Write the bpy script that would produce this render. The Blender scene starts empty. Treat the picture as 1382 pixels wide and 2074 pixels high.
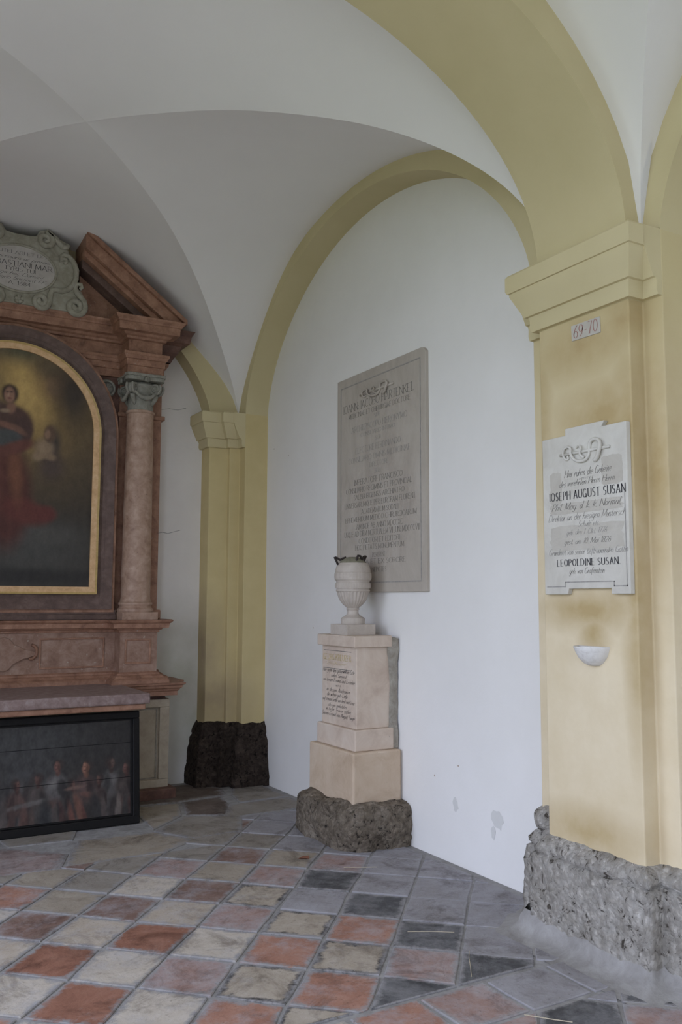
import bpy, math, random, itertools
import numpy as np
from mathutils import Vector, Matrix, noise

# ------------------------------------------------------------------ camera, world, light, exposure
scene = bpy.context.scene
col = scene.collection
FPX, YAW, PITCH, ROLL, EYE = 1784.76, .523774, .100637, .003148, 1.62
cam_data = bpy.data.cameras.new('camera')
cam_data.sensor_fit = 'HORIZONTAL'
cam_data.sensor_width = 36.0
cam_data.lens = FPX / 1382 * 36.0
cam_data.clip_start = .05
cam = bpy.data.objects.new('camera', cam_data)
col.objects.link(cam)
_r = Vector((math.cos(YAW), -math.sin(YAW), 0))
_f = Vector((math.sin(YAW) * math.cos(PITCH), math.cos(YAW) * math.cos(PITCH), math.sin(PITCH)))
_u = _r.cross(_f)
_r2 = _r * math.cos(ROLL) + _u * math.sin(ROLL)
_u2 = _u * math.cos(ROLL) - _r * math.sin(ROLL)
_m = Matrix((_r2, _u2, -_f)).transposed().to_4x4()
_m.translation = Vector((0, 0, EYE))
cam.matrix_world = _m
scene.camera = cam

world = bpy.data.worlds.new('overcast_sky')
scene.world = world
world.use_nodes = True
bg = world.node_tree.nodes['Background']
bg.inputs[0].default_value = (0.92, 1.02, 1.30, 1)
bg.inputs[1].default_value = 2.2

scene.view_settings.view_transform = 'Standard'
scene.view_settings.look = 'None'
scene.view_settings.gamma = 1.0
scene.view_settings.use_curve_mapping = False
scene.view_settings.exposure = 0.62
scene.cycles.max_bounces = 8
scene.cycles.diffuse_bounces = 6
scene.cycles.glossy_bounces = 3
scene.cycles.use_denoising = True
scene.cycles.adaptive_threshold = .015
scene.cycles.sample_clamp_indirect = 8.0

random.seed(7)
R = random.random
PI = math.pi

# ------------------------------------------------------------------ node materials
def newmat(name, rough=.85, spec=.3):
    m = bpy.data.materials.new(name)
    m.use_nodes = True
    b = m.node_tree.nodes['Principled BSDF']
    b.inputs['Roughness'].default_value = rough
    b.inputs['Specular IOR Level'].default_value = spec
    return m, m.node_tree, b

def lk(t, a, b):
    t.links.new(a, b)

def pos_node(t, scale=(1, 1, 1), rot=(0, 0, 0)):
    g = t.nodes.new('ShaderNodeNewGeometry')
    mp = t.nodes.new('ShaderNodeMapping')
    mp.inputs['Scale'].default_value = scale
    mp.inputs['Rotation'].default_value = rot
    lk(t, g.outputs['Position'], mp.inputs['Vector'])
    return mp.outputs['Vector']

def noise_node(t, vec, scale, detail=6, rough=.6, dist=0.0):
    n = t.nodes.new('ShaderNodeTexNoise')
    n.inputs['Scale'].default_value = scale
    n.inputs['Detail'].default_value = detail
    n.inputs['Roughness'].default_value = rough
    n.inputs['Distortion'].default_value = dist
    lk(t, vec, n.inputs['Vector'])
    return n.outputs['Fac']

def ramp(t, fac, stops):
    r = t.nodes.new('ShaderNodeValToRGB')
    e = r.color_ramp.elements
    while len(e) < len(stops):
        e.new(.5)
    for k, (p, c) in enumerate(stops):
        e[k].position = p
        e[k].color = (*c, 1) if len(c) == 3 else c
    lk(t, fac, r.inputs['Fac'])
    return r.outputs['Color']

def mixc(t, fac, a, b, mode='MIX'):
    n = t.nodes.new('ShaderNodeMix')
    n.data_type = 'RGBA'
    n.blend_type = mode
    if hasattr(fac, 'links'):
        lk(t, fac, n.inputs[0])
    else:
        n.inputs[0].default_value = fac
    for s, i in ((a, 6), (b, 7)):
        if hasattr(s, 'links'):
            lk(t, s, n.inputs[i])
        else:
            n.inputs[i].default_value = (*s, 1)
    return n.outputs[2]

def math_node(t, op, a, b=None, clamp=False):
    n = t.nodes.new('ShaderNodeMath')
    n.operation = op
    n.use_clamp = clamp
    for s, i in ((a, 0), (b, 1)):
        if s is None:
            continue
        if hasattr(s, 'links'):
            lk(t, s, n.inputs[i])
        else:
            n.inputs[i].default_value = s
    return n.outputs[0]

def bump(t, b, h, strength, dist=.01):
    n = t.nodes.new('ShaderNodeBump')
    n.inputs['Strength'].default_value = strength
    n.inputs['Distance'].default_value = dist
    lk(t, h, n.inputs['Height'])
    lk(t, n.outputs['Normal'], b.inputs['Normal'])

def plaster(name, c1, c2, rough=.9, bs=.25, scale=1.6):
    m, t, b = newmat(name, rough, .15)
    v = pos_node(t)
    f = noise_node(t, v, scale, 5, .6)
    lk(t, ramp(t, f, [(.3, c1), (.7, c2)]), b.inputs['Base Color'])
    bump(t, b, noise_node(t, v, 14, 6, .6), bs, .008)
    return m

def stained(name, base1, base2, spots, stain, amount=1.0, fade=None):
    """plaster with soft damp stains: spots = (x, y, z, rx, ry, rz) ellipsoids, broken up by noise"""
    m, t, b = newmat(name, .9, .15)
    v = pos_node(t)
    f = noise_node(t, v, 3.0, 5, .65)
    c = ramp(t, f, [(.3, base1), (.7, base2)])
    g = t.nodes.new('ShaderNodeNewGeometry')
    if fade:                                                 # older ochre coat left towards the capital
        sx = t.nodes.new('ShaderNodeSeparateXYZ'); lk(t, g.outputs['Position'], sx.inputs[0])
        h = math_node(t, 'ADD', sx.outputs['Z'], math_node(t, 'MULTIPLY', noise_node(t, v, 1.7, 5, .6), .9))
        mr = t.nodes.new('ShaderNodeMapRange'); lk(t, h, mr.inputs['Value'])
        mr.inputs['From Min'].default_value = fade[0]; mr.inputs['From Max'].default_value = fade[1]
        c = mixc(t, mr.outputs['Result'], c, fade[2])
    total = None
    for (x, y, z, rx, ry, rz) in spots:
        s = t.nodes.new('ShaderNodeVectorMath'); s.operation = 'SUBTRACT'
        lk(t, g.outputs['Position'], s.inputs[0]); s.inputs[1].default_value = (x, y, z)
        d = t.nodes.new('ShaderNodeVectorMath'); d.operation = 'DIVIDE'
        lk(t, s.outputs[0], d.inputs[0]); d.inputs[1].default_value = (rx, ry, rz)
        l = t.nodes.new('ShaderNodeVectorMath'); l.operation = 'LENGTH'
        lk(t, d.outputs[0], l.inputs[0])
        w = math_node(t, 'SUBTRACT', 1.0, l.outputs['Value'], True)
        total = w if total is None else math_node(t, 'MAXIMUM', total, w)
    n2 = noise_node(t, v, 5.0, 5, .6)
    k = math_node(t, 'MULTIPLY', total, math_node(t, 'ADD', math_node(t, 'MULTIPLY', n2, 1.6), .25))
    k = math_node(t, 'MULTIPLY', k, amount, True)
    lk(t, mixc(t, k, c, stain), b.inputs['Base Color'])
    bump(t, b, noise_node(t, v, 16, 6, .6), .25, .006)
    return m

def stone(name, stops, scale=8, detail=8, dist=0.6, rough=.7, spec=.35, bs=.3, bscale=30, stretch=(1, 1, 1), speck=None):
    m, t, b = newmat(name, rough, spec)
    v = pos_node(t, stretch)
    f = noise_node(t, v, scale, detail, .68, dist)
    c = ramp(t, f, stops)
    if speck:
        n = noise_node(t, v, speck[0], 3, .5)
        k = ramp(t, n, [(speck[1], (0, 0, 0)), (speck[1] + .06, (1, 1, 1))])
        c = mixc(t, k, c, speck[2])
    lk(t, c, b.inputs['Base Color'])
    bump(t, b, noise_node(t, v, bscale, 6, .65), bs, .006)
    return m

def conglomerate(name, c1, c2, c3, dark, bs=.9, pit=.36):
    m, t, b = newmat(name, .95, .1)
    v = pos_node(t)
    vo = t.nodes.new('ShaderNodeTexVoronoi')
    vo.inputs['Scale'].default_value = 42
    lk(t, v, vo.inputs['Vector'])
    base = ramp(t, noise_node(t, v, 7, 8, .7, .5), [(.28, c1), (.5, c2), (.72, c3)])
    bw = t.nodes.new('ShaderNodeRGBToBW')
    lk(t, vo.outputs['Color'], bw.inputs[0])
    peb = mixc(t, .55, base, ramp(t, bw.outputs[0], [(.2, (.28, .28, .28)), (.8, (.72, .72, .70))]), 'SOFT_LIGHT')
    pits = noise_node(t, v, 24, 7, .72, .8)
    k = ramp(t, pits, [(pit, (1, 1, 1)), (pit + .07, (0, 0, 0))])
    lk(t, mixc(t, k, peb, dark), b.inputs['Base Color'])
    h = math_node(t, 'ADD', math_node(t, 'MULTIPLY', pits, 1.6), math_node(t, 'MULTIPLY', vo.outputs['Distance'], -.6))
    bump(t, b, h, bs, .03)
    return m

def tile_mat(name, stops, dust=.0, dustcol=(.42, .41, .43), scale=6, spots=None):
    m, t, b = newmat(name, .75, .25)
    v = pos_node(t)
    f = noise_node(t, v, scale, 8, .7, .4)
    c = ramp(t, f, stops)
    at = t.nodes.new('ShaderNodeAttribute'); at.attribute_name = 'wear'
    edge = math_node(t, 'SUBTRACT', 1.0, at.outputs['Fac'])
    if spots:
        h = math_node(t, 'ADD', math_node(t, 'MULTIPLY', edge, .30), noise_node(t, v, 11, 8, .72, .3))
        k = ramp(t, h, [(spots[0], (0, 0, 0)), (spots[0] + .16, (1, 1, 1))])
        c = mixc(t, k, c, spots[1])
    h = math_node(t, 'ADD', math_node(t, 'MULTIPLY', edge, .34), noise_node(t, v, 13, 9, .75, .2))
    k = ramp(t, h, [(.66, (0, 0, 0)), (.86, (1, 1, 1))])
    c = mixc(t, k, c, (.30, .29, .29))
    k2 = ramp(t, noise_node(t, v, 4.5, 9, .75), [(.62 - dust * .5, (0, 0, 0)), (.95 - dust * .45, (1, 1, 1))])
    c = mixc(t, k2, c, dustcol)
    g = ramp(t, noise_node(t, v, 3.2, 12, .78, .8), [(.36, (.55, .53, .52)), (.50, (1, 1, 1)), (.68, (1.0, 1.0, 1.0)), (.8, (1.12, 1.12, 1.14))])
    c = mixc(t, 1.0, c, g, 'MULTIPLY')
    pk = ramp(t, noise_node(t, v, 48, 6, .75), [(.30, (.45, .43, .42)), (.42, (1, 1, 1)), (.66, (1, 1, 1)), (.78, (1.25, 1.25, 1.27))])
    c = mixc(t, .8, c, pk, 'MULTIPLY')
    lk(t, c, b.inputs['Base Color'])
    bump(t, b, noise_node(t, v, 35, 8, .7), .5, .008)
    return m

def plain(name, c, rough=.6, metal=0.0, spec=.4):
    m, t, b = newmat(name, rough, spec)
    b.inputs['Metallic'].default_value = metal
    f = noise_node(t, pos_node(t), 40, 4, .6)
    lk(t, ramp(t, f, [(.3, tuple(x * .8 for x in c)), (.7, tuple(min(1, x * 1.15) for x in c))]), b.inputs['Base Color'])
    return m

M = {}
M['white'] = plaster('white_limewash', (.79, .77, .735), (.835, .815, .785))
M['vault'] = plaster('vault_limewash', (.795, .77, .745), (.835, .81, .785), bs=.18, scale=.9)
M['yellow'] = plaster('ochre_yellow_plaster', (.555, .475, .275), (.615, .53, .32))
M['backwall'] = stained('limewash_with_green_damp', (.78, .75, .71), (.83, .80, .76),
                        [(2.75, 7.7, 1.0, .6, .5, .75), (2.9, 7.7, .55, .5, .5, .5)], (.58, .575, .48), .9)
M['farpier'] = stained('ochre_plaster_weathered', (.565, .46, .235), (.63, .52, .275),
                       [(2.95, 7.6, 1.15, .25, .3, .7), (3.0, 7.5, .75, .5, .5, .4)], (.36, .28, .18), .8)
M['cream'] = stained('cream_plaster_with_brown_damp', (.66, .55, .365), (.74, .635, .455),
                     [(3.1, 3.05, 2.86, .4, .5, .22), (3.1, 2.80, 2.93, .3, .25, .22), (3.1, 2.95, 2.52, .4, .45, .22),
                      (3.1, 2.78, 2.45, .3, .2, .5), (3.2, 2.72, 2.3, .3, .16, .9), (3.1, 3.36, 2.5, .3, .12, .7),
                      (3.1, 3.05, 1.58, .3, .6, .14), (3.1, 3.03, 1.47, .3, .14, .13), (3.12, 2.78, 1.6, .2, .1, .9),
                      (3.1, 3.1, .55, .4, .5, .16)], (.46, .345, .175), 1.0, (2.35, 3.6, (.60, .505, .285)))
M['conglomerate'] = conglomerate('grey_conglomerate', (.46, .42, .365), (.62, .575, .515), (.76, .715, .65), (.13, .11, .09), 1.0, .37)
M['rock'] = conglomerate('brown_conglomerate', (.18, .145, .11), (.29, .24, .185), (.42, .355, .285), (.05, .042, .036), 1.0, .375)
M['darkrock'] = conglomerate('dark_brown_stone', (.035, .026, .02), (.06, .045, .036), (.10, .075, .06), (.012, .010, .009), .8, .38)
M['mortar'] = stone('cement_mortar', [(.3, (.22, .205, .19)), (.5, (.30, .285, .27)), (.7, (.38, .365, .35))], 7, bs=.7)
M['oldmortar'] = stone('weathered_mortar', [(.3, (.24, .21, .17)), (.5, (.33, .30, .25)), (.7, (.42, .39, .33))], 20, bs=.9, rough=.95)
M['joint'] = stone('floor_joint_mortar', [(.3, (.22, .21, .20)), (.6, (.36, .35, .345)), (.75, (.45, .44, .445))], 9, bs=.6, rough=.95)
M['ped'] = stone('pinkish_limestone', [(.3, (.50, .39, .31)), (.5, (.61, .50, .405)), (.72, (.68, .585, .49))], 5, bs=.25, speck=(60, .72, (.30, .25, .21)))
M['plinth'] = stone('tan_limestone', [(.28, (.46, .34, .235)), (.5, (.575, .45, .33)), (.75, (.65, .54, .425))], 4.5, bs=.3, speck=(55, .72, (.25, .2, .16)))
M['urn'] = stone('pale_limestone', [(.3, (.44, .38, .325)), (.7, (.56, .50, .44))], 14, bs=.3)
M['moss'] = stone('grey_moss', [(.3, (.17, .16, .11)), (.7, (.27, .25, .18))], 30, bs=.9, rough=1)
M['plaque'] = stone('grey_marble_slab', [(.3, (.385, .335, .285)), (.5, (.455, .405, .345)), (.72, (.52, .47, .41))], 4, bs=.2, stretch=(1, 1, .5))
M['slab'] = stone('pale_grey_marble', [(.3, (.51, .48, .42)), (.5, (.585, .555, .495)), (.72, (.65, .625, .565))], 5, bs=.15)
M['wornpaint'] = stone('worn_greyish_ground', [(.3, (.46, .42, .36)), (.7, (.53, .50, .44))], 9, bs=.15)
M['ink'] = plain('grey_lettering', (.20, .185, .165), .8)
M['inklight'] = plain('faded_lettering', (.33, .31, .285), .8)
M['inkdark'] = plain('dark_lettering', (.06, .057, .06), .8)
M['redink'] = plain('faded_red_lettering', (.36, .17, .145), .8)
M['goldink'] = plain('gilt_lettering', (.62, .49, .25), .6)
M['redmarble'] = stone('red_brown_marble', [(.26, (0.144, 0.072, 0.045)), (.45, (0.282, 0.146, 0.093)), (.62, (0.390, 0.216, 0.142)), (.8, (0.517, 0.324, 0.230))], 11, 10, .35, .55, .4, .35, 40, speck=(34, .70, (.42, .33, .28)))
M['darkmarble'] = stone('dark_red_marble', [(.26, (0.072, 0.036, 0.028)), (.5, (0.138, 0.068, 0.049)), (.75, (0.228, 0.126, 0.093))], 12, 10, .35, .55, .4, .35, 40)
M['pinkmarble'] = stone('pinkish_marble', [(.26, (0.242, 0.140, 0.098)), (.46, (0.385, 0.250, 0.181)), (.64, (0.484, 0.338, 0.255)), (.82, (0.583, 0.447, 0.353))], 13, 10, .35, .55, .4, .3, 40, speck=(38, .71, (.16, .09, .07)))
M['mensa'] = stone('mauve_pink_marble', [(.26, (.15, .095, .085)), (.5, (.245, .175, .16)), (.75, (.36, .295, .275))], 18, 10, .35, .55, .4, .3, 40)
M['greymarble'] = stone('mauve_grey_marble', [(.26, (0.070, 0.043, 0.035)), (.5, (0.125, 0.077, 0.062)), (.75, (0.200, 0.133, 0.109))], 13, 10, .35, .55, .4, .3, 40)
M['beigemarble'] = stone('beige_marble', [(.26, (.33, .27, .20)), (.5, (.43, .365, .275)), (.75, (.50, .44, .35))], 10, 9, .35, .6, .35, .2)
M['cartouche'] = stone('greenish_grey_stone', [(.28, (.23, .215, .165)), (.5, (.33, .31, .245)), (.74, (.43, .41, .345))], 12, bs=.45)
M['capital'] = stone('grey_capital_stone', [(.28, (.16, .155, .125)), (.5, (.26, .25, .21)), (.74, (.37, .355, .31))], 14, bs=.5)
M['oval'] = stone('whitish_oval_tablet', [(.3, (.42, .385, .35)), (.7, (.52, .49, .455))], 9, bs=.15)
M['gold'] = stone('gilt_wood', [(.3, (.55, .33, .16)), (.5, (.68, .43, .22)), (.75, (.78, .55, .32))], 22, 6, .3, .5, .4, .2, 60)
M['goldedge'] = stone('gilt_edge', [(.3, (.42, .27, .08)), (.7, (.58, .40, .14))], 22, 6, .3, .42, .5, .2, 60)
M['black'] = plain('black_painted_wood', (.009, .0085, .0085), .55, spec=.2)
M['iron'] = plain('rusty_iron', (.035, .026, .022), .7)
M['fontstone'] = stone('white_marble', [(.3, (.56, .53, .50)), (.5, (.70, .68, .65)), (.75, (.78, .76, .74))], 25, bs=.3)
M['leaf'] = plain('dry_leaf', (.20, .085, .05), .9)
M['twig'] = plain('dry_grass_stem', (.52, .45, .33), .9)
M['crack'] = plain('hairline_crack', (.40, .385, .365), .95)
M['patch'] = plaster('grey_peeled_plaster', (.62, .61, .58), (.68, .67, .64))
M['chip'] = plain('brown_chipped_plaster', (.36, .28, .20), .95)
M['gravel'] = stone('pale_bounce_gravel', [(.3, (.42, .42, .33)), (.7, (.56, .55, .45))], 20, bs=.5, rough=1)
M['lawn'] = stone('lawn', [(.3, (.22, .265, .13)), (.7, (.32, .36, .20))], 3, bs=.3)

def canvas_mat(name, rough=.45):
    m, t, b = newmat(name, rough, .35)
    a = t.nodes.new('ShaderNodeVertexColor')
    a.layer_name = 'paint'
    n = noise_node(t, pos_node(t), 60, 6, .7)
    lk(t, mixc(t, .25, a.outputs['Color'], ramp(t, n, [(.3, (.3, .3, .3)), (.7, (.7, .7, .7))]), 'SOFT_LIGHT'), b.inputs['Base Color'])
    return m
M['canvas'] = canvas_mat('oil_paint', .6)

# ------------------------------------------------------------------ mesh helpers
class MB:
    def __init__(s):
        s.v, s.f = [], []
    def add(s, vs, fs):
        o = len(s.v)
        s.v += [tuple(p) for p in vs]
        s.f += [tuple(i + o for i in f) for f in fs]
        return s
    def box(s, x0, x1, y0, y1, z0, z1):
        vs = [(x, y, z) for z in (z0, z1) for x, y in ((x0, y0), (x1, y0), (x1, y1), (x0, y1))]
        return s.add(vs, [(3, 2, 1, 0), (4, 5, 6, 7), (0, 1, 5, 4), (1, 2, 6, 5), (2, 3, 7, 6), (3, 0, 4, 7)])
    def prism(s, poly, fn0, fn1):
        """poly: 2D points; fn0/fn1 map (a, b) to 3D for the two ends"""
        n = len(poly)
        vs = [fn0(*p) for p in poly] + [fn1(*p) for p in poly]
        fs = [tuple(range(n))[::-1], tuple(range(n, 2 * n))] + [(i, (i + 1) % n, n + (i + 1) % n, n + i) for i in range(n)]
        return s.add(vs, fs)
    def lathe(s, prof, c, n=32, mod=None, axis=None):
        k = len(prof)
        vs = []
        for i in range(n):
            a = 2 * PI * i / n
            for (r, z) in prof:
                rr = mod(r, z, a) if mod else r
                vs.append((c[0] + rr * math.cos(a), c[1] + rr * math.sin(a), c[2] + z))
        fs = [(i * k + j, ((i + 1) % n) * k + j, ((i + 1) % n) * k + j + 1, i * k + j + 1) for i in range(n) for j in range(k - 1)]
        fs += [tuple(i * k for i in range(n))[::-1], tuple(i * k + k - 1 for i in range(n))]
        return s.add(vs, fs)
    def tube(s, pts, r, n=8, cap=True):
        pts = [Vector(p) for p in pts]
        rr = r if isinstance(r, (list, tuple)) else [r] * len(pts)
        vs = []
        prev = None
        for i, p in enumerate(pts):
            d = (pts[min(i + 1, len(pts) - 1)] - pts[max(i - 1, 0)]).normalized()
            a = prev if prev is not None else (Vector((0, 0, 1)) if abs(d.z) < .9 else Vector((1, 0, 0)))
            a = (a - d * a.dot(d)).normalized()
            prev = a
            b = d.cross(a)
            vs += [p + (a * math.cos(2 * PI * k / n) + b * math.sin(2 * PI * k / n)) * rr[i] for k in range(n)]
        fs = [(i * n + k, i * n + (k + 1) % n, (i + 1) * n + (k + 1) % n, (i + 1) * n + k) for i in range(len(pts) - 1) for k in range(n)]
        if cap:
            fs += [tuple(range(n))[::-1], tuple(range((len(pts) - 1) * n, len(pts) * n))]
        return s.add(vs, fs)
    def build(s, name, mat, parent=None, smooth=False, bevel=0.0, seg=2, kind=None, angle=None):
        me = bpy.data.meshes.new(name)
        me.from_pydata(s.v, [], s.f)
        me.update()
        mats = mat if isinstance(mat, (list, tuple)) else [mat]
        for q in mats:
            me.materials.append(M[q])
        if smooth:
            me.polygons.foreach_set('use_smooth', [True] * len(me.polygons))
            if angle:
                me.set_sharp_from_angle(angle=math.radians(angle))
        o = bpy.data.objects.new(name, me)
        col.objects.link(o)
        if parent is not None:
            o.parent = parent
        if bevel:
            b = o.modifiers.new('soft_edges', 'BEVEL')
            b.width = bevel; b.segments = seg; b.limit_method = 'ANGLE'; b.angle_limit = math.radians(40)
        if kind:
            o['kind'] = kind
        return o

def empty(name, label, cat=None, kind=None, group=None):
    o = bpy.data.objects.new(name, None)
    col.objects.link(o)
    o.empty_display_size = .1
    o['label'] = label
    if cat:
        o['category'] = cat
    if kind:
        o['kind'] = kind
    if group:
        o['group'] = group
    return o

def tag(o, label, cat=None, kind=None, group=None):
    o['label'] = label
    if cat: o['category'] = cat
    if kind: o['kind'] = kind
    if group: o['group'] = group
    return o

def offset(path, d):
    """offset an open plan path by d to its outer side (rotate direction by +90 degrees), mitred"""
    out = []
    n = len(path)
    nr = []
    for i in range(n - 1):
        dx, dy = path[i + 1][0] - path[i][0], path[i + 1][1] - path[i][1]
        l = math.hypot(dx, dy)
        nr.append((-dy / l, dx / l))
    for i in range(n):
        if i == 0: a = b = nr[0]
        elif i == n - 1: a = b = nr[-1]
        else: a, b = nr[i - 1], nr[i]
        k = 1 + a[0] * b[0] + a[1] * b[1]
        k = max(k, .2)
        out.append((path[i][0] + d * (a[0] + b[0]) / k, path[i][1] + d * (a[1] + b[1]) / k))
    return out

def sweep(mb, path, prof, caps=True):
    """prof: [(outward offset, z)...] from bottom to top"""
    rows = [[(x, y, z) for x, y in offset(path, d)] for d, z in prof]
    n = len(path)
    vs = [p for r in rows for p in r]
    fs = [(j * n + i, (j + 1) * n + i, (j + 1) * n + i + 1, j * n + i + 1) for j in range(len(rows) - 1) for i in range(n - 1)]
    if caps:
        k = len(rows)
        fs.append(tuple(j * n for j in range(k)))
        fs.append(tuple(j * n + n - 1 for j in range(k))[::-1])
    return mb.add(vs, fs)

def rough_sweep(mb, path, prof, step=.025, amp=.012, freq=9, seed=0, taper_ends=False):
    # resample profile
    pr = [prof[0]]
    for a, b in zip(prof, prof[1:]):
        k = max(1, int(math.hypot(b[0] - a[0], b[1] - a[1]) / step))
        pr += [(a[0] + (b[0] - a[0]) * i / k, a[1] + (b[1] - a[1]) * i / k) for i in range(1, k + 1)]
    cnt = [max(1, int(math.hypot(b[0] - a[0], b[1] - a[1]) / step)) for a, b in zip(path, path[1:])]
    rows = []
    for d, z in pr:
        q = offset(path, d)
        row = [q[0]]
        for (a, b), k in zip(zip(q, q[1:]), cnt):
            row += [(a[0] + (b[0] - a[0]) * i / k, a[1] + (b[1] - a[1]) * i / k) for i in range(1, k + 1)]
        rows.append([(x, y, z) for x, y in row])
    n = len(rows[0])
    vs = []
    for r in rows:
        for i, (x, y, z) in enumerate(r):
            p = Vector((x, y, z)) * freq + Vector((seed, seed, seed))
            dv = (noise.noise_vector(p) + noise.noise_vector(p * 2.3) * .6 + noise.noise_vector(p * 5) * .35) * amp
            if z <= .001:
                dv.z = 0
            vs.append((x + dv.x, y + dv.y, max(z + dv.z, 0)))
    fs = [(j * n + i, (j + 1) * n + i, (j + 1) * n + i + 1, j * n + i + 1) for j in range(len(rows) - 1) for i in range(n - 1)]
    return mb.add(vs, fs)

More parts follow.
